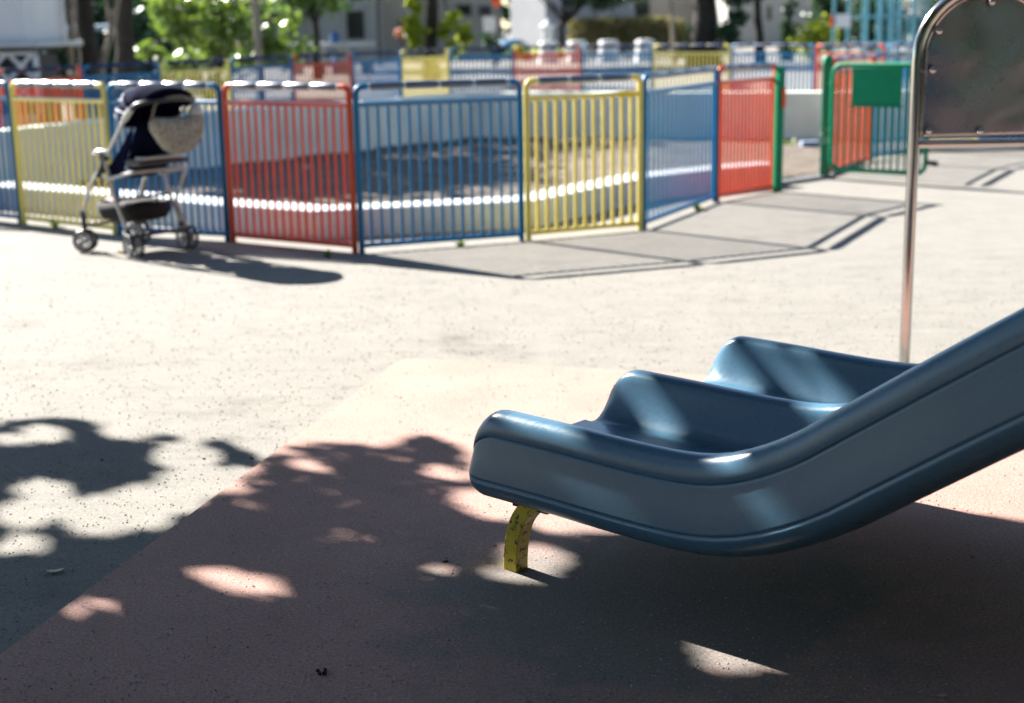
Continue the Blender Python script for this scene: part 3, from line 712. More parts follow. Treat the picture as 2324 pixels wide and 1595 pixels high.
    MB().box(hb + wd * .145 + Vector((0, 0, -.03)), (.13, .08, .14), rz=atan2(wd.y, wd.x)).build('flap', m_white, bag, sub=2)
stroller()

# ------------------------------------------------------------------ foreground tree: leaves shade the mat and the ground
def pxpoly(L): return L
def inpoly(x, y, P):
    c = False; j = len(P) - 1
    for i in range(len(P)):
        if (P[i][1] > y) != (P[j][1] > y) and x < (P[j][0] - P[i][0]) * (y - P[i][1]) / (P[j][1] - P[i][1]) + P[i][0]: c = not c
        j = i
    return c
zz = lambda L: [(a / 1.991, 794 + b / 1.991) for a, b in L]
edge = zz([(-60, 345), (0, 335), (60, 302), (150, 290), (190, 308), (260, 285), (330, 300), (400, 318), (480, 325), (605, 322), (560, 342), (445, 360), (480, 388), (560, 402), (640, 405), (700, 393), (722, 355), (790, 375), (850, 405), (920, 412), (1000, 390), (1065, 388), (1080, 432), (1150, 455), (1185, 495), (1215, 505), (1300, 450), (1400, 430), (1520, 442), (1610, 430), (1680, 450), (1750, 457), (1830, 427), (1910, 390), (1980, 410), (2050, 445), (2120, 462)]) \
    + [(1090, 1062), (1140, 1110), (1180, 1185), (1230, 1218), (1300, 1222), (1380, 1220), (1480, 1235), (1700, 1225), (1950, 1190), (2060, 1168), (2130, 1165), (2230, 1180), (2324, 1192), (2500, 1215), (2800, 1235), (3300, 1260), (5000, 1350), (9000, 3000), (9000, 90000), (-9000, 90000), (-9000, 1100), (-1500, 980), (-300, 975)]
ell = []   # light flecks: centre px, radii px, turn
for (a, b, rx, ry, tq) in [(60, 402, 75, 22, 0), (200, 376, 75, 30, .1), (835, 480, 135, 52, .05), (930, 500, 70, 25, 0), (215, 645, 112, 58, .15), (105, 745, 112, 50, 0), (600, 720, 300, 85, -.12), (430, 790, 130, 45, 0), (920, 605, 190, 58, .1), (1060, 570, 95, 30, -.3), (115, 882, 88, 35, 0), (0, 905, 40, 20, 0), (1400, 553, 75, 26, 0), (1085, 1080, 205, 40, .22), (420, 1203, 90, 34, 0), (1985, 1023, 80, 24, .1), (1345, 488, 48, 12, 0), (1490, 1300, 52, 13, 0), (2040, 585, 90, 34, .15)]:
    ell.append((a / 1.991, 794 + b / 1.991, rx / 1.991 * (1.08 if a < 1150 else .80), ry / 1.991 * (1.12 if a < 1150 and b != 1080 and b != 1203 else .82), tq))
ell += [(1715, 1508, 75, 27, .3), (1665, 1528, 45, 14, .1), (1110, 1160, 62, 26, .3), (1232, 1282, 62, 28, .1), (1180, 1320, 60, 16, .1)]
wflecks = []  # flecks that light the slide: world ground position where the ray would land, radius
nrm = Vector((-.66, -.75126, 0))
for (x, y, pl, r) in [(1262, 1030, 0, .042), (1335, 1085, 0, .036), (1655, 1062, 0, .045), (1705, 1100, 0, .034), (1175, 948, .04, .03), (1440, 862, .575, .04), (1490, 950, .56, .035), (1530, 1010, .52, .03), (1850, 915, .575, .07), (1960, 940, .575, .03), (1710, 775, 1.15, .035), (1790, 790, 1.15, .035), (1820, 840, 1.13, .03), (1240, 975, .05, .04), (2110, 800, .05, .04), (1890, 850, 1.12, .02)]:
    Q = onplane(x, y, O + sp_ * pl, nrm); g = Q + SH * Q.z; wflecks.append((g.x, g.y, r * .9))
def shaded(g):
    q = px((g.x, g.y, 0))
    if q is None: return True
    if q[1] < 1700:
        a1 = noise.noise(Vector((q[0] * .035, q[1] * .07, 1))); a2 = noise.noise(Vector((q[0] * .035, q[1] * .07, 9))); a3 = noise.noise(Vector((q[0] * .1, q[1] * .2, 4)))
        q = (q[0] + 26 * a1 + 12 * a3, q[1] + 15 * a2 + 7 * a3)
    if not inpoly(q[0], q[1], edge): return False
    for cx, cy, rx, ry, a in ell:
        dx, dy = q[0] - cx, q[1] - cy; u, v = dx * cos(a) + dy * sin(a), -dx * sin(a) + dy * cos(a)
        if (u / rx) ** 2 + (v / ry) ** 2 < 1 + .55 * noise.noise(Vector((q[0] * .022, q[1] * .05, cx))): return False
    for gx, gy, r in wflecks:
        if (g.x - gx) ** 2 + (g.y - gy) ** 2 < r * r: return False
    return True
def keep(g):      # thinner crown over the middle of the mat
    q = px((g.x, g.y, 0))
    if q is None: return 1
    k = 1e9
    for cx, cy, rx, ry in ((790, 1130, 330, 165),):
        k = min(k, ((q[0] - cx) / rx) ** 2 + ((q[1] - cy) / ry) ** 2)
    if q[0] < 590 and q[1] < 1250 and q[0] < 1700 - q[1]: k = 9
    t = min(1, max(0, (k - .5) / 1.1)); return .17 + .83 * t
def canopy():
    rr = random.Random(11); mb = MB(); base = Vector((-6.2, 5.2, 0))
    root = empty('shade_tree', base, 'broad leafy tree whose low crown casts the dappled shade on the mat', 'tree')
    toS = Vector((-SH.x, -SH.y, 1)); cnt = 0
    for L_, N, fr in ((.34, 9000, 1), (.20, 6000, .5), (.15, 11000, 0), (.10, 34000, 0), (.06, 60000, 0)):
        for kk in range(N):
            if L_ > .3: g = Vector((rr.uniform(1.5, 9.0), rr.uniform(-8, 2.0), 0))  # largest leaves: unseen, added to block sky light over the right side
            elif kk < N * fr: g = Vector((rr.uniform(-3.5, 6.0), rr.uniform(-3, 3.0), 0))
            else: g = Vector((rr.uniform(-2.4, 3.6), rr.uniform(1.6, 5.4), 0))
            z = rr.uniform(2.5, 4.9); c = g + toS * z
            d = Vector((rr.gauss(0, 1), rr.gauss(0, 1), rr.gauss(0, .7))).normalized(); n_ = Vector((rr.gauss(0, 1), rr.gauss(0, 1), rr.gauss(0, 1) + .4)); sd = d.cross(n_).normalized()
            W_ = L_ * .62
            ps = [c - d * L_ / 2, c + sd * W_ / 2, c + d * L_ / 2, c - sd * W_ / 2]
            kp = keep(g)
            if kp < 1 and rr.random() > ((kp - .17) / .83 + .38 if L_ > .09 else .9): continue
            if kp < .8: c = c + toS * 1.7
            if L_ > .12 and not all(shaded(g + (d * (L_ * i_ * .28) + sd * (W_ * j_ * .2)) - toS * (d * (L_ * i_ * .28) + sd * (W_ * j_ * .2)).z) for i_ in (-1, 0, 1) for j_ in (-1, 1)): continue
            if all(shaded(p - toS * p.z) for p in ps) and shaded(g):
                b = len(mb.v); mb.v += [tuple(p) for p in ps]; mb.f.append((b, b + 1, b + 2, b + 3)); cnt += 1
    mb.build('crown', m_lf_shade, root, smooth=False)
    t = MB(); t.tube([base + Vector((0, 0, -.05)), base + Vector((.1, 0, .9)), base + Vector((.3, .1, 1.9)), base + Vector((.9, .2, 3.1))], [.26, .19, .16, .12], 14)
    for q in ((-3.5, 4.6, 3.3), (-1.2, 3.4, 3.5), (-4.5, 2.0, 3.3)):
        q = Vector(q); a = base + Vector((.55, .15, 2.5)); t.tube([a, a.lerp(q, .5) + Vector((0, 0, .25)), q], [.09, .06, .02], 8)
    t.build('trunk', m_bark, root); print('canopy leaves', cnt)
canopy()
tree('sky_block_tree', (8.2, 6.6, 0), .28, 3.2, [((0, .3, 4.6), (3.0, 2.8, 2.3), 9000), ((.5, -4.2, 4.4), (2.6, 2.4, 2.0), 5000)], m_bark, m_lf_shade, 'unseen broad tree added right of the steel arch to block sky light', 'tree', seed=88, L=.24)  # unseen tree, added to cut sky light from the right

# ------------------------------------------------------------------ background
def at(x, y, Y): return aty(x, y, Y)
def X(x, Y): return aty(x, 60, Y).x
# white hut with lattice base
hutY = 23.0; xr = X(52, hutY); hz = lambda y, Y=hutY, x=50: aty(x, y, Y).z
hut = empty('hut', (xr - 1.5, hutY + 1, 0), 'white walled hut with a dark ledge and diamond lattice base', 'hut')
MB().box((xr - 1.5, hutY + 1.2, (hz(96) + 3.6) / 2), (3.0, 2.2, 3.6 - hz(96))).build('wall', m_wallw, hut, bevel=.02)
MB().box((xr - 1.35, hutY + 1.1, hz(101)), (3.2, 2.5, .09)).build('ledge', m_conc2, hut, bevel=.02)
MB().box((xr - 1.5, hutY + 1.25, hz(110)), (3.1, 2.1, .1)).build('recess', m_roof, hut)
lz1 = hz(118); lx = X(76, hutY)
lat = MB(); 
lat.box((lx - 1.5, hutY + .06, lz1 - .02), (3.0, .1, .05)).box((lx - .03, hutY + .06, lz1 / 2), (.06, .1, lz1 - .05)).box((lx - 1.5, hutY + .06, .1), (3, .1, .2))
for i in range(7):
    xa = lx - .06 - i * .42
    for s_ in (-1, 1):
        for zc_ in (lz1 - .22, lz1 - .60):
            rm = Matrix.Rotation(s_ * radians(45), 3, 'Y'); lat.box((xa - .2, hutY + .06 + s_ * .012, zc_), (.56, .05, .06), rot=rm)
lat.build('lattice', m_wallw, hut, smooth=False)
MB().box((lx - 1.55, hutY + .8, lz1 / 2 - .02), (2.9, 1.2, lz1 - .06)).build('base', m_roof, hut)

def wl_tree(nm_, x, Y, r0, h_, crowns, lab, bark=m_bark, lf=m_lf_dark, seed=1, lean=(0, 0), forks=None, L=.2, group='trees beyond the fence', cat='tree'):
    return tree(nm_, (X(x, Y), Y, 0), r0, h_, crowns, bark, lf, lab, cat, group, lean, forks, L, seed)
wl_tree('broadleaf_tree', 192, 25.5, .20, 4.4, [((.0, -5.4, 5.3), (2.4, 2.4, 1.0), 3600), ((.8, -2.0, 5.3), (2.2, 2.2, 1.1), 1500)], 'dark trunked tree with a pale stripe, left of the pair', seed=2, L=.24)
wl_tree('broadleaf_tree', 268, 27, .20, 4.6, [((-.2, -6.8, 5.6), (2.2, 2.2, 1.0), 2200), ((1.0, -2.5, 5.6), (2.4, 2.4, 1.2), 1500)], 'dark trunked tree leaning right, right of the pair', seed=3, lean=(.45, 0), L=.24)
o = MB().tube([at(160, 165, 25), at(160, 110, 25), at(163, 70, 25), at(160, -40, 25)], [.045, .05, .045, .04], 8); bp = Vector((X(160, 25), 25, 0))
r_ = empty('sapling', bp, 'thin pale trunk standing against the left dark trunk', 'sapling'); MB().tube([bp + Vector((0, 0, -.02)), at(160, 110, 25), at(164, 70, 25), at(160, 0, 25), at(158, -90, 25)], [.05, .05, .05, .045, .03], 9).build('trunk', m_bark2, r_)
bp = Vector((X(222, 24.5), 24.5, 0)); r_ = empty('sapling', bp, 'pale forked slender tree between the two dark trunks', 'sapling')
MB().tube([bp + Vector((0, 0, -.02)), at(230, 150, 24.5), at(245, 100, 24.5), at(254, 62, 24.5), at(262, 30, 24.5), at(270, -20, 24.5)], [.06, .055, .05, .06, .045, .04], 9).tube([at(254, 66, 24.5), at(246, 35, 24.5), at(243, 10, 24.5), at(236, -30, 24.5)], [.05, .03, .025, .02], 8).build('trunk', m_bark2, r_)
# dark evergreen mass at left and rail through it
shrub('evergreen_shrub', (X(40, 37), 37, 1.7), (3.6, 1.6, 1.9), 4200, .26, m_lf_dark, 'dark evergreen bush right of the white hut', seed=5, group='dark evergreen bushes behind the trunks')
shrub('evergreen_shrub', (X(200, 40), 40, 2.0), (2.6, 1.5, 2.2), 4200, .26, m_lf_dark, 'dark evergreen bush between and behind the dark trunks', seed=6, group='dark evergreen bushes behind the trunks')
shrub('evergreen_shrub', (X(345, 42), 42, 1.8), (2.4, 1.5, 2.2), 3600, .26, m_lf_dark, 'dark evergreen bush left behind the bright shrub', seed=8, group='dark evergreen bushes behind the trunks')
rl = MB().tube([at(92, 66, 34), at(290, 61, 34)], .07, 8); 
ro = empty('handrail', Vector((X(92, 34), 34, 0)), 'pale blue horizontal handrail crossing the dark bushes at left', 'handrail')
rl.build('rail', M('pale rail paint', (.28, .36, .42), .6), ro)
for x in (95, 190, 285): q = at(x, 66, 34); MB().tube([Vector((q.x, 34, 0)), q], .03, 8).build('post', m_conc2, ro)
tree('shade_caster_tree', (-19.5, 43, 0), .3, 6, [((0, 0, 7.2), (5.5, 7, 1.6), 4200, .45), ((-1, 2, 6.2), (3, 3, 1), 1500)], m_bark, m_lf_dark, 'unseen tall tree left of the hut, added to shade the left ground', 'tree', 'trees beyond the fence', seed=77, L=.3)  # unseen tree, added so its crown shades the ground behind the left panels
# bright shrub
def bright():
    base = Vector((X(470, 31), 31, 0)); root = empty('leafy_shrub', base, 'bright sunlit green shrub with large leaves left of the street pole', 'shrub')
    cm = MB(); tips = []
    for k, (x, y, rx, rz, n) in enumerate([(470, 60, 1.25, .75, 1500), (400, 35, .75, .5, 520), (560, 40, .95, .8, 1000), (340, 125, .50, .28, 260), (620, 90, .85, .55, 800), (500, 120, 1.3, .45, 900), (430, -20, 1.1, .6, 700), (650, 130, .6, .3, 300), (665, 45, .35, .18, 120)]):
        c = at(x, y, 31 + (k % 3) * .35); tips += crown(cm, c, (rx, .6, rz), int(n * .55), .19, 60 + k, .1, .62)
    cm.build('foliage', m_lf_bri, root, smooth=False); mb = MB(); rr = random.Random(4)
    for q in rr.sample(tips, 14): mb.tube([base + Vector((rr.uniform(-.15, .15), rr.uniform(-.1, .1), -.02)), base.lerp(q, .5) + Vector((0, 0, .12)), q], [.04, .025, .01], 6)
    mb.build('stem', m_bark, root)
bright()
# street pole
pp = Vector((X(584, 29), 29, 0)); r_ = empty('street_pole', pp, 'slim brown street pole rising through the bright shrub', 'pole')
MB().tube([pp + Vector((0, 0, -.02)), pp + Vector((-.03, 0, 6))], [.075, .06], 14).build('pole', m_pole, r_); MB().lathe(pp, (0, 0, 1), [(.13, -.01), (.13, .05), (.08, .12)], 14).build('foot', m_pole, r_)
# small tree by the bench
wl_tree('small_tree', 716, 42, .13, 2.6, [((-3, 12, 6.8), (4, 4, 1.2), 2600, .45), ((2.5, 12, 6.8), (4, 3.6, 1.2), 2600, .45), ((0, 0, 2.75), (1.7, 1.3, .95), 2600), ((1.7, .5, 3.1), (1.6, 1.2, .9), 1700), ((.3, -.5, 4.4), (2.4, 2, 1.0), 2600)], 'small tree with slim dark trunk and low green crown by the grey house', lf=m_lf_mid, seed=12, L=.2)
# pale bench wall with a blue bag
bY = 47.0; zt_ = at(750, 97, bY).z; xa, xb = X(652, bY), X(846, bY)
bw = empty('bench', (xa, bY, 0), 'long pale stone bench with a sunlit top before the grey house', 'bench')
MB().box(((xa + xb) / 2, bY + .3, zt_ - .06), (xb - xa, .75, .12)).build('seat', m_conc2, bw, bevel=.02)
for k in range(4): MB().box((xa + .25 + (xb - xa - .5) * k / 3, bY + .3, (zt_ - .12) / 2), (.3, .5, zt_ - .12)).build('leg', m_wallg, bw, bevel=.02)
c = at(757, 84, bY - .2); q = MB().lathe((c.x, bY + .1, zt_), (0, 0, 1), [(.09, 0), (.15, .05), (.16, .18), (.12, .28), (.05, .33), (.07, .38)], 14).build('bag', M('blue cloth', (.03, .10, .28), .7), smooth=True); tag(q, 'small dark blue bag standing on the pale bench', 'bag')
q = MB().lathe((X(756, 46.4), 46.4, 0), (0, 0, 1), [(.12, 0), (.13, .2), (.10, .45), (.06, .55)], 12).build('sack', M('light blue cloth', (.10, .22, .42), .7)); tag(q, 'lighter blue sack on the ground leaning below the bench top', 'sack')
# houses
def house(name, x0, x1, Y, depth, h_, mat, label, eave=None, rot=0, windows=()):
    a, b = X(x0, Y), X(x1, Y); w = b - a; root = empty(name, ((a + b) / 2, Y, 0), label, 'house')
    mw = MB(); mw.box((0, depth / 2, h_ / 2 - .02), (w, depth, h_))
    mr = MB(); mr.box((0, depth / 2 - .3, h_ + .1), (w + .8, depth + 1, .22))
    hl = (w + .9) / 2; mr.add([(-hl, -.9, h_ + .21), (hl, -.9, h_ + .21), (hl, depth + .4, h_ + .21), (-hl, depth + .4, h_ + .21), (-hl * .7, depth / 2, h_ + 1.6), (hl * .7, depth / 2, h_ + 1.6)], [(0, 1, 5, 4), (1, 2, 5), (2, 3, 4, 5), (3, 0, 4)])
    items = [('wall', mw, mat), ('roof', mr, m_roof)]
    if eave:
        ex0, ex1, ez = eave; me_ = MB(); me_.box(((X(ex0, Y) + X(ex1, Y)) / 2 - (a + b) / 2, -.5, ez), (X(ex1, Y) - X(ex0, Y), 1.0, .16)); items.append(('canopy_roof', me_, m_roof))
    for nm_, mb_, m_ in items:
        o = mb_.build(nm_, m_, None, smooth=False); o.parent = root
    for (wx0, wx1, z0, z1, m_) in windows:
        cx = (X(wx0, Y) + X(wx1, Y)) / 2 - (a + b) / 2; ww = X(wx1, Y) - X(wx0, Y)
        fr = MB(); t_ = .06
        for q in (((cx, -.02, z1), (ww + t_, .08, t_)), ((cx, -.02, z0), (ww + t_, .08, t_)), ((cx - ww / 2, -.02, (z0 + z1) / 2), (t_, .08, z1 - z0 - t_)), ((cx + ww / 2, -.02, (z0 + z1) / 2), (t_, .08, z1 - z0 - t_))): fr.box(*q)
        o = fr.build('window', m_wallg, None, smooth=False); o.parent = root
        g = MB().box((cx, -.012, (z0 + z1) / 2), (ww - t_, .03, z1 - z0 - t_)).build('pane', m_, None, smooth=False); g.parent = o
    root.rotation_euler.z = rot; return root
zf = lambda y, Y, x: aty(x, y, Y).z
house('house', 560, 862, 66, 8, 4.6, m_wallg, 'grey rendered house with a dark eave and a dark doorway behind the small tree', (600, 702, zf(33, 66, 650)), 0, [(786, 829, zf(90, 66, 800), zf(23, 66, 800), m_glass)])
house('house', 866, 925, 68, 6, 4.2, m_wallb, 'narrow beige house front with a dark door right of the grey house', None, 0, [(903, 917, zf(108, 68, 910), zf(42, 68, 910), m_glass)])
house('house', 926, 1136, 72, 7, 4.8, m_wallb, 'beige house with two small dark windows behind the ivy covered trunk', None, 0, [(1037, 1072, zf(36, 72, 1050), zf(9, 72, 1050), m_glass), (1087, 1116, zf(36, 72, 1100), zf(12, 72, 1100), m_curtain)])
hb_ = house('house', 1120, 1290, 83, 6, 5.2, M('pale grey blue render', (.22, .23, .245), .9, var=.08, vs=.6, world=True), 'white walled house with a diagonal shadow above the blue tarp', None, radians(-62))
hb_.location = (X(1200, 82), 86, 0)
house('house', 1270, 1640, 96, 7, 5, m_wallb, 'long pale beige house far behind the clipped hedge', None, 0, [(1330, 1360, 1.7, 2.7, m_glass), (1440, 1475, 1.7, 2.7, m_glass)])
house('house', 1650, 2060, 88, 7, 5.5, m_wallg, 'long grey beige building behind the slim tree trunks and climbing frame', None, 0, [(1738, 1752, zf(46, 88, 1745), zf(12, 88, 1745), m_glass), (2060, 2090, 1.5, 2.4, m_glass)])
house('house', 2080, 2500, 80, 7, 5.5, m_wallb, 'beige building at the right behind the steel arch', None, 0, [(2150, 2190, 1.2, 2.3, m_glass), (2260, 2300, 1.2, 2.3, m_glass)])
house('house', -700, 480, 62, 6, 5, m_wallg, 'long grey building hidden behind the dark evergreen bushes', None, 0, [(200, 240, 1.2, 2.2, m_glass)])
# dark lamp post between houses
q = Vector((X(858, 55), 55, 0)); r_ = empty('lamp_post', q, 'dark thin post between the grey and the narrow beige house', 'lamp post'); MB().tube([q, q + Vector((0, 0, 4.5))], [.09, .07], 10).build('pole', m_roof, r_)
MB().lathe(q + Vector((0, 0, 4.5)), (0, 0, 1), [(.08, 0), (.2, .1), (.22, .35), (.05, .45)], 12).build('lamp_head', m_wallw, r_)
q = MB().lathe(at(908, 75, 60) * 1.0, (0, 0, 1), [(.05, -.2), (.2, -.14), (.24, 0), (.18, .14), (.04, .2)], 14); base_ = at(908, 75, 60)
r_ = empty('flower_stand', Vector((base_.x, 60, 0)), 'dark stand with an orange flower pot by the narrow beige house door', 'plant stand'); q.build('pot', M('terracotta', (.45, .13, .06), .7), r_); MB().tube([Vector((base_.x, 60, 0)), base_ - Vector((0, 0, .2))], .05, 8).build('stand', m_roof, r_)
# ivy trunk
wl_tree('ivy_tree', 979, 38, .19, 4.2, [((-.42, -.35, 1.40), (.30, .25, .75), 1100), ((.62, -.2, 1.30), (.42, .25, .70), 1300), ((-.45, -.35, 2.2), (.25, .2, .3), 260), ((-3, 0, 5.2), (3.0, 2.6, 1.2), 4200), ((0, -2, 5.2), (2.4, 2.6, 1.2), 3600)], 'brown trunked tree with bright yellow green climbing leaves, before the beige house', lf=m_lf_yel, seed=22, L=.15)
shrub('potted_shrub', (X(1120, 52), 52, .75), (.45, .3, .45), 500, .16, m_lf_dark, 'small dark shrub right of the beige house pillar', seed=31)
# white boxes on the corner (shop like clutter)
q = empty('cabinet', Vector((X(1112, 58), 58, 0)), 'pale utility cabinet on legs before the corner of the beige house', 'cabinet'); zc = zf(55, 58, 1112)
MB().box((X(1112, 58), 58, zc), (.5, .35, .55)).build('case', m_wallw, q, bevel=.02)
for s_ in (-1, 1): MB().tube([(X(1112, 58) + s_ * .18, 58, 0), (X(1112, 58) + s_ * .18, 58, zc - .2)], .03, 8).build('leg', m_roof, q)
q = at(1127, 4, 57); r_ = empty('warning_lamp', Vector((q.x, 57, 0)), 'round orange red lamp on a dark post above the beige house corner', 'lamp'); MB().lathe(q, (0, -1, 0), [(.05, -.06), (.19, -.05), (.19, .03), (.12, .08), (.02, .1)], 16).build('lens', m_or, r_); MB().tube([Vector((q.x, 57.05, 0)), Vector((q.x, 57.05, q.z + .1))], .05, 8).build('post', m_roof, r_)
# blue tarp heap
c = at(1160, 86, 62); mb = MB(); vs = []; n = 18
for j, (k, z) in enumerate(((1, 0), (.97, .35), (.85, .7), (.55, .93), (.05, 1.0))):
    for i in range(n):
        a = 2 * pi * i / n; w_ = 1 + .15 * sin(3 * a + j); vs.append((c.x + cos(a) * .75 * k * w_, 62 + sin(a) * .6 * k * w_, z * .85))
mb.add(vs, [(j * n + i, j * n + (i + 1) % n, (j + 1) * n + (i + 1) % n, (j + 1) * n + i) for j in range(4) for i in range(n)]); o = mb.build('tarp', m_tarp); tag(o, 'light blue tarp draped over a heap before the white house', 'tarp')
# white lantern post
q = Vector((X(1243, 56), 56, 0)); r_ = empty('stone_lantern', q, 'pale stone lantern with a wide white cap left of the hedge', 'lantern'); z1 = zf(46, 56, 1243); z2 = zf(62, 56, 1243)
MB().lathe(q, (0, 0, 1), [(.2, 0), (.16, .15), (.11, .3), (.11, z2 - .5), (.19, z2 - .42), (.19, z2)], 16).build('post', m_conc2, r_)
MB().lathe(q + Vector((0, 0, z2)), (0, 0, 1), [(.30, 0), (.31, .05), (.18, .15), (.08, z1 - z2), (.02, z1 - z2 + .03)], 18).build('cap', m_wallw, r_)
# white bollards
BL = None
for i, (x, lb) in enumerate([(1245, 'white grooved stone bollard below the stone lantern, leftmost of four'), (1310, 'white grooved stone bollard second from the left, at the hedge end'), (1381, 'white grooved stone bollard third from the left, before the hedge'), (1465, 'white grooved stone bollard rightmost of four, before the hedge')]):
    q = Vector((X(x, 55), 55, 0)); r_ = empty('bollard', q, lb, 'bollard', 'white grooved bollards before the hedge'); z = zf(95, 55, x)
    if BL is None:
        BL = [MB().lathe(q, (0, 0, 1), [(.40, 0), (.37, z * .30), (.28, z * .32), (.28, z * .38), (.39, z * .40), (.35, z * .64), (.27, z * .66), (.27, z * .72), (.38, z * .74), (.35, z * .97), (.33, z)], 24).build('body', m_wallw, r_), MB().lathe(q + Vector((0, 0, z)), (0, 0, 1), [(.32, -.01), (.30, .02), (.02, .03)], 16).build('cap', m_wallw, r_)]
    else:
        for b_ in BL: c = b_.copy(); COL.objects.link(c); c.parent = r_
# clipped hedge
def hedge(x0, x1, Y, y0, dep, lab, m_, n, seed):
    a, b = X(x0, Y), X(x1, Y); z = zf(y0, Y, (x0 + x1) / 2); root = empty('hedge', ((a + b) / 2, Y, 0), lab, 'hedge'); rr = random.Random(seed); mb = MB()
    for _ in range(n):
        u, v, w_ = rr.uniform(-1, 1), rr.uniform(-1, 1), rr.random() ** .6
        rnd = 1 - .12 * (abs(u) ** 6); x = (a + b) / 2 + u * (b - a) / 2; zz_ = w_ * z * rnd + .05 * noise.noise(Vector((x * 1.3, v, w_ * 2)))
        leaf(mb, (x, Y + dep / 2 + v * dep / 2 * (1 - .2 * w_), max(.02, zz_)), .13 * rr.uniform(.6, 1.3), .09, rr)
    mb.build('foliage', m_, root, smooth=False); s_ = MB(); k = int((b - a) / .5)
    for i in range(k): s_.tube([(a + .2 + (b - a - .4) * i / max(1, k - 1), Y + dep / 2, -.02), (a + .2 + (b - a - .4) * i / max(1, k - 1) + rr.uniform(-.1, .1), Y + dep / 2, z * .8)], [.04, .015], 6)
    s_.build('stem', m_bark, root); return root
hedge(1292, 1560, 60, 38, 1.6, 'clipped rounded hedge with brownish sunlit top behind the white bollards', m_lf_dry, 11000, 5)
hedge(1545, 1660, 62, 58, 1.3, 'darker low hedge right of the slim pale trunk', m_lf_dark, 3500, 6)
# slim pale trunk, thick dark trunk etc.
wl_tree('slim_tree', 1531, 52, .085, 4.0, [((.5, 0, 5.2), (1.6, 1.6, 1), 1500)], 'slim pale trunked tree in front of the hedge', bark=m_bark2, lf=m_lf_mid, seed=41, lean=(-.25, 0))
wl_tree('spreading_tree', 1268, 62, .16, 2.6, [((2.0, .5, 2.7), (2.2, 1.3, .75), 2800), ((-.6, 1, 3.6), (2.2, 1.4, .6), 2000)], 'spreading dark green tree above the left end of the hedge', seed=43, forks=[([(.3, 0, 1.4), (1.0, .2, 2.2), (1.8, .3, 2.7)], [.09, .07, .04]), ([(0, 0, 1.2), (.4, 0, 1.9), (.9, 0, 2.8)], [.1, .07, .04])], lean=(.3, 0), L=.2)
wl_tree('thick_tree', 1603, 45, .46, 4.2, [((-9, 7.5, 7), (4.2, 4, 1.2), 2800, .45), ((-3.5, 8.5, 7), (4.2, 4, 1.2), 2800, .45), ((3, 7.5, 7), (4.2, 4, 1.2), 2800, .45), ((1.3, -.3, 2.4), (1.1, .8, .55), 1400), ((.8, -.5, 1.2), (.55, .4, .55), 700), ((1.6, .6, 3.1), (2.6, 1.8, .8), 3200), ((0, -1.5, 5.4), (3, 2.6, 1.2), 4200)], 'thick dark trunked tree with hanging dark leaves, right end of the hedge', seed=45, L=.2)
wl_tree('dark_trunk_tree', 1727, 50, .17, 4.2, [((0, -.5, 4.6), (2.5, 2.2, 1.2), 2800)], 'straight dark trunk before the grey beige building', seed=47, L=.22, lean=(-.2, 0))
wl_tree('ivy_trunk_tree', 1793, 52, .10, 4.2, [((0, -.15, .75), (.42, .3, .75), 900), ((0, -.1, 1.9), (.22, .2, .6), 260), ((0, -.5, 4.8), (2.2, 2, 1.1), 2200)], 'slim trunk wrapped in ivy left of the yellow green shrub', seed=49)
shrub('round_shrub', (X(1850, 50), 50, .75), (.75, .5, .65), 1500, .14, m_lf_yel, 'yellow green rounded shrub left of the climbing frame', seed=51, group='shrubs by the climbing frame')
shrub('tall_shrub', (X(1880, 54), 54, 1.5), (.75, .6, 1.5), 2600, .18, m_lf_dark, 'tall dark shrub left behind the climbing frame', seed=52, group='shrubs by the climbing frame')
shrub('wide_shrub', (X(1985, 56), 56, 1.3), (1.7, .7, 1.3), 3600, .18, m_lf_dark, 'wide dark green shrub behind the climbing frame', seed=53, group='shrubs by the climbing frame')
shrub('wide_shrub', (X(2180, 56), 56, 1.3), (2.4, .7, 1.3), 3000, .18, m_lf_dark, 'wide dark green shrub behind the steel arch', seed=54, group='shrubs by the climbing frame')
shrub('low_shrub', (X(1195, 60), 60, .35), (1.3, .3, .25), 700, .13, m_lf_yel, 'low yellow green planting before the white house', seed=55)
# climbing frame
def gym():
    Y0 = 36.0; x0 = X(1889, Y0); sp = .385; root = empty('climbing_frame', (x0, Y0, 0), 'pale blue tube climbing frame with a white notice, beyond the far fence', 'climbing frame')
    rows = [(0, [1892, 1925, 1959, 1992, 2025]), (.9, [1967, 2000, 2043, 2076]), (1.8, [2016, 2060, 2092]), (2.7, [2035, 2070, 2105])]; first = None; ends = []
    for dy, cx in rows:
        for x in cx:
            q = Vector((X(x, Y0 + dy), Y0 + dy, -.02))
            if first is None:
                first = MB().tube([q, q + Vector((0, 0, 2.4))], .036, 10).build('post', m_cyan, root); fq = q
            else:
                c = first.copy(); COL.objects.link(c); c.parent = root; c.location = q - fq
        ends.append((Vector((X(cx[0], Y0 + dy), Y0 + dy, 0)), Vector((X(cx[-1], Y0 + dy), Y0 + dy, 0))))
    for z in (.82, 1.47, 2.12):
        m_ = MB(); zv = Vector((0, 0, z))
        for a, b_ in ends: m_.tube([a + zv, b_ + zv], .03, 8)
        for k in range(len(ends) - 1):
            m_.tube([ends[k][0] + zv, ends[k + 1][0] + zv], .03, 8); m_.tube([ends[k][1] + zv, ends[k + 1][1] + zv], .03, 8)
        m_.build('rungs', m_cyan, root)
    zn = zf(47, Y0, 1915); MB().box((X(1912, Y0), Y0 - .06, zn), (.36, .02, .32)).build('notice_board', m_wallw, root)
    MB().box((X(1886, Y0), Y0 - .06, zn), (.07, .02, .28)).build('red_tape', m_red, root)
gym()
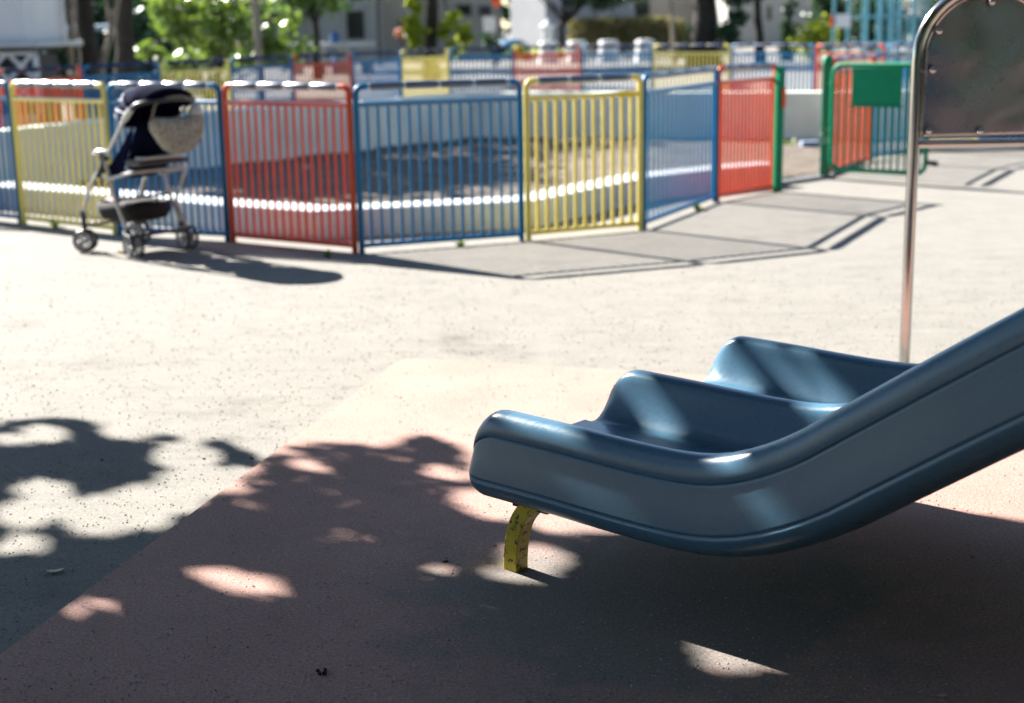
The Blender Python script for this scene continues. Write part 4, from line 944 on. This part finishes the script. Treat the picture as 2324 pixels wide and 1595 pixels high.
# far woods closing the horizon, and unseen trees the steel sheet mirrors, made tall and dense to block sky
def woods(name, pts, n, L, m_, seed, z0=0, z1=7, lab=None):
    rr = random.Random(seed); mb = MB()
    for _ in range(n):
        k = rr.random() * (len(pts) - 1); i = int(k); a, b = Vector(pts[i]), Vector(pts[i + 1]); p = a.lerp(b, k - i)
        h_ = z1 * (.75 + .35 * noise.noise(Vector((p.x * .13, p.y * .13, seed)))); z = z0 + rr.random() ** .8 * h_
        leaf(mb, (p.x + rr.gauss(0, 1.3), p.y + rr.gauss(0, 1.3), z), L * rr.uniform(.6, 1.3), L * .7, rr)
    o = mb.build(name, m_, smooth=False); tag(o, lab, 'trees', None, 'stuff'); return o
woods('far_woods', [(-90, 70, 0), (-50, 108, 0), (0, 125, 0), (60, 108, 0), (90, 70, 0)], 16000, 1.3, m_lf_dark, 3, 0, 12, 'distant dark green trees closing the view behind the houses')
woods('sky_block_woods', [(-17, -3, 0), (-10, -8, 0), (0, -9.5, 0), (10, -7.5, 0), (15, 0, 0), (17, 6, 0)], 17000, .8, leafmat('very dark sky block leaves', (.005, .010, .006), (.012, .022, .012), .05, .9, 1, .1), 4, 0, 10, 'unseen dark trees behind the camera, mirrored in the steel sheet and raised to block sky')

# trees that shade the strip beyond the fence (crowns above the frame)
for i, (x, y, lb) in enumerate([(-9, 58, 'tall tree at the left end of the bright strip, crown above the photo'), (1.2, 66, 'tall tree behind the beige house corner, crown above the photo'), (8.5, 60, 'tall tree before the grey beige building, crown above the photo')]):
    pass

# ------------------------------------------------------------------ small things on the ground
def dryleaf(p, L, W, rz, curl, name, mat, lab, cat='leaf', grp=None):
    mb = MB(); n = 8; vs = []; d = Vector((cos(rz), sin(rz), 0)); s_ = Vector((-sin(rz), cos(rz), 0))
    for i in range(n + 1):
        t = i / n; w_ = W / 2 * sin(pi * t) ** .7 + .0008; z = curl * (2 * t - 1) ** 2 + .003
        c = p + d * (L * (t - .5)); vs += [c - s_ * w_ + Vector((0, 0, z + curl * .5)), c + Vector((0, 0, z)), c + s_ * w_ + Vector((0, 0, z + curl * .35))]
    mb.add(vs, [(i * 3 + k, i * 3 + k + 1, i * 3 + k + 4, i * 3 + k + 3) for i in range(n) for k in (0, 1)])
    c0 = p - d * L / 2; mb.tube([c0 + Vector((0, 0, curl)), c0 - d * L * .25 + Vector((0, 0, curl * .4 + .002))], .0012, 5)
    o = mb.build(name, mat); so = o.modifiers.new('t', 'SOLIDIFY'); so.thickness = .0008; return tag(o, lab, cat, grp)
m_dl = M('pale dry leaf', (.42, .40, .30), .6, var=.2, vs=60); m_dl2 = M('dark rotten leaf', (.03, .022, .016), .9)
dryleaf(gp(125, 1300), .056, .024, .22, .006, 'dry_leaf', m_dl, 'pale curled dry leaf lying on the shaded ground at lower left')
dryleaf(gp(279, 1285), .020, .009, .0, .003, 'dry_leaf', m_dl, 'tiny pale leaf scrap on the ground beside the mat edge')
dryleaf(gp(2138, 1583, .016) , .022, .012, .0, .003, 'dry_leaf', m_dl, 'tiny white scrap on the dark mat at the lower right')
def crumb(p, r, lab, name='debris', mat=m_dl2, cat='debris', k=1):
    rr = random.Random(int(p.x * 1000)); mb = MB()
    for _ in range(5):
        dryo = p + Vector((rr.uniform(-r, r), rr.uniform(-r, r), r * .3)); mb.lathe(dryo, (rr.gauss(0, 1), rr.gauss(0, 1), .4), [(r * .2, -r * .25), (r * .5, -r * .05), (r * .35, r * .2), (.001, r * .3)], 6)
    o = mb.build(name, mat); return tag(o, lab, cat)
crumb(gp(732, 1526, .016), .012, 'dark crumpled leaf bit on the mat near the bottom edge')
crumb(gp(1012, 1276, .016), .007, 'dark pellet on the mat left of the slide foot')
crumb(gp(183, 1358), .006, 'dark crumb on the ground next to the mat edge, nearest the pale leaf')
crumb(gp(238, 1319), .005, 'dark crumb on the ground between the pale leaf and the mat edge')
crumb(gp(232, 1044), .006, 'dark crumb in the tree shadow on the left ground')
crumb(gp(571, 1041), .006, 'dark crumb near the tip of the tree shadow')
crumb(gp(463, 1042), .006, 'brown crumb in the light patch left of the mat edge')
crumb(gp(272, 576), .035, 'pale yellow pebble beside the stroller wheel', 'pebble', M('pale pebble', (.55, .45, .28), .8), 'pebble')
def weed(p, r, n, lab):
    rr = random.Random(int(p.x * 99)); mb = MB()
    for _ in range(n):
        a = rr.uniform(0, 2 * pi); d = Vector((cos(a), sin(a), 0)); q = p + d * r * rr.random() * .4; tip = q + d * r * rr.uniform(.3, 1) + Vector((0, 0, r * rr.uniform(.4, 1.1))); s_ = Vector((-d.y, d.x, 0)) * .007
        mb.add([q - s_, q + s_, q.lerp(tip, .55) + s_ * 1.4 + Vector((0, 0, r * .15)), q.lerp(tip, .55) - s_ * 1.4 + Vector((0, 0, r * .15)), tip], [(0, 1, 2, 3), (3, 2, 4)])
    return tag(mb.build('weed', m_lf_bri, smooth=False), lab, 'weed', 'weeds at the fence foot')
weed(gp(745, 583), .05, 16, 'small green weed at the foot of the red panel')
weed(gp(1047, 560), .045, 22, 'green weed at the foot of the wide blue panel')
weed(gp(1583, 478), .05, 24, 'light green weed at the foot of the slanting blue panel')
weed(gp(125, 515), .07, 22, 'green weed at the foot of the left yellow panel')
weed(gp(1790, 335), .12, 30, 'yellowish weed at the foot of the grey wall in the gate opening')

# loose grit lying on the ground and the mat, denser near the camera
def grit(name, col, n, seed, r0, r1, lab, onmat=False):
    rr = random.Random(seed); mb = MB(); k = 0
    while k < n:
        y = 2.9 + 7 * rr.random() ** 1.8; x = rr.uniform(-.42, .42) * y; q = px((x, y, 0)); r = rr.uniform(r0, r1) * (.8 + .12 * y)
        if q[1] < 600: continue
        side = (x - pA.x) * dAB.y - (y - pA.y) * dAB.x   # >0: mat side of its long edge
        sd2 = (x - pC.x) * dCD.y - (y - pC.y) * dCD.x
        mat_ = side > 0 and sd2 > 0
        if mat_ and rr.random() > .30: continue
        k += 1; z = (.016 if mat_ else 0) + r * .25; a = rr.uniform(0, 2 * pi); e = rr.uniform(.6, 1.5)
        v = [(x + cos(a + i * pi / 2) * r * (e if i % 2 else 1), y + sin(a + i * pi / 2) * r * (e if i % 2 else 1), z) for i in range(4)]
        mb.add(v + [(x, y, z + r * .7)], [(0, 1, 4), (1, 2, 4), (2, 3, 4), (3, 0, 4), (3, 2, 1, 0)])
    tag(mb.build(name, M(name + ' stone', col, .9, var=.3, vs=40), smooth=False), lab, 'grit', None, 'stuff')
grit('light_grit', (.36, .34, .30), 7000, 5, .0014, .0034, 'loose pale grit on the ground')
grit('dark_grit', (.09, .09, .09), 1500, 6, .0012, .0028, 'loose dark grit on the ground')
# ------------------------------------------------------------------ camera, light, sky
cd = bpy.data.cameras.new('camera'); co_ = bpy.data.objects.new('camera', cd); COL.objects.link(co_)
cd.sensor_width = 36; cd.lens = FPX / 2324 * 36; cd.clip_start = .05; cd.clip_end = 2000
co_.matrix_world = Matrix((( R2.x, U2.x, -Fv.x, 0), (R2.y, U2.y, -Fv.y, 0), (R2.z, U2.z, -Fv.z, CAMH), (0, 0, 0, 1)))
cd.dof.use_dof = True; cd.dof.focus_distance = 3.75; cd.dof.aperture_fstop = 2.6; cd.dof.aperture_blades = 0
SC.camera = co_
sl = bpy.data.lights.new('sun', 'SUN'); so_ = bpy.data.objects.new('sun', sl); COL.objects.link(so_)
sl.energy = 5.0; sl.angle = radians(.53); sl.color = (1, .965, .905)
dirv = Vector((SH.x, SH.y, -1)).normalized(); so_.rotation_euler = dirv.to_track_quat('-Z', 'Y').to_euler(); so_.location = (-8, 8, 12)
w = bpy.data.worlds.new('World'); SC.world = w; w.use_nodes = True; t = w.node_tree; t.nodes.clear()
sk = t.nodes.new('ShaderNodeTexSky'); sk.sky_type = 'NISHITA'; sk.sun_disc = False; sk.sun_elevation = SUN_EL; sk.sun_rotation = radians(-45.5)
sk.air_density = 1.0; sk.dust_density = .2; sk.ozone_density = 1.6
bg = t.nodes.new('ShaderNodeBackground'); bg.inputs[1].default_value = .05; wo = t.nodes.new('ShaderNodeOutputWorld')
t.links.new(sk.outputs[0], bg.inputs[0]); t.links.new(bg.outputs[0], wo.inputs[0])
vs_ = SC.view_settings; vs_.view_transform = 'Standard'; vs_.look = 'None'; vs_.exposure = 2.22; vs_.gamma = 1; vs_.use_curve_mapping = False
SC.cycles.use_denoising = True
SC.cycles.max_bounces = 8; SC.cycles.sample_clamp_indirect = 8
SC.render.resolution_x = 1024; SC.render.resolution_y = 703
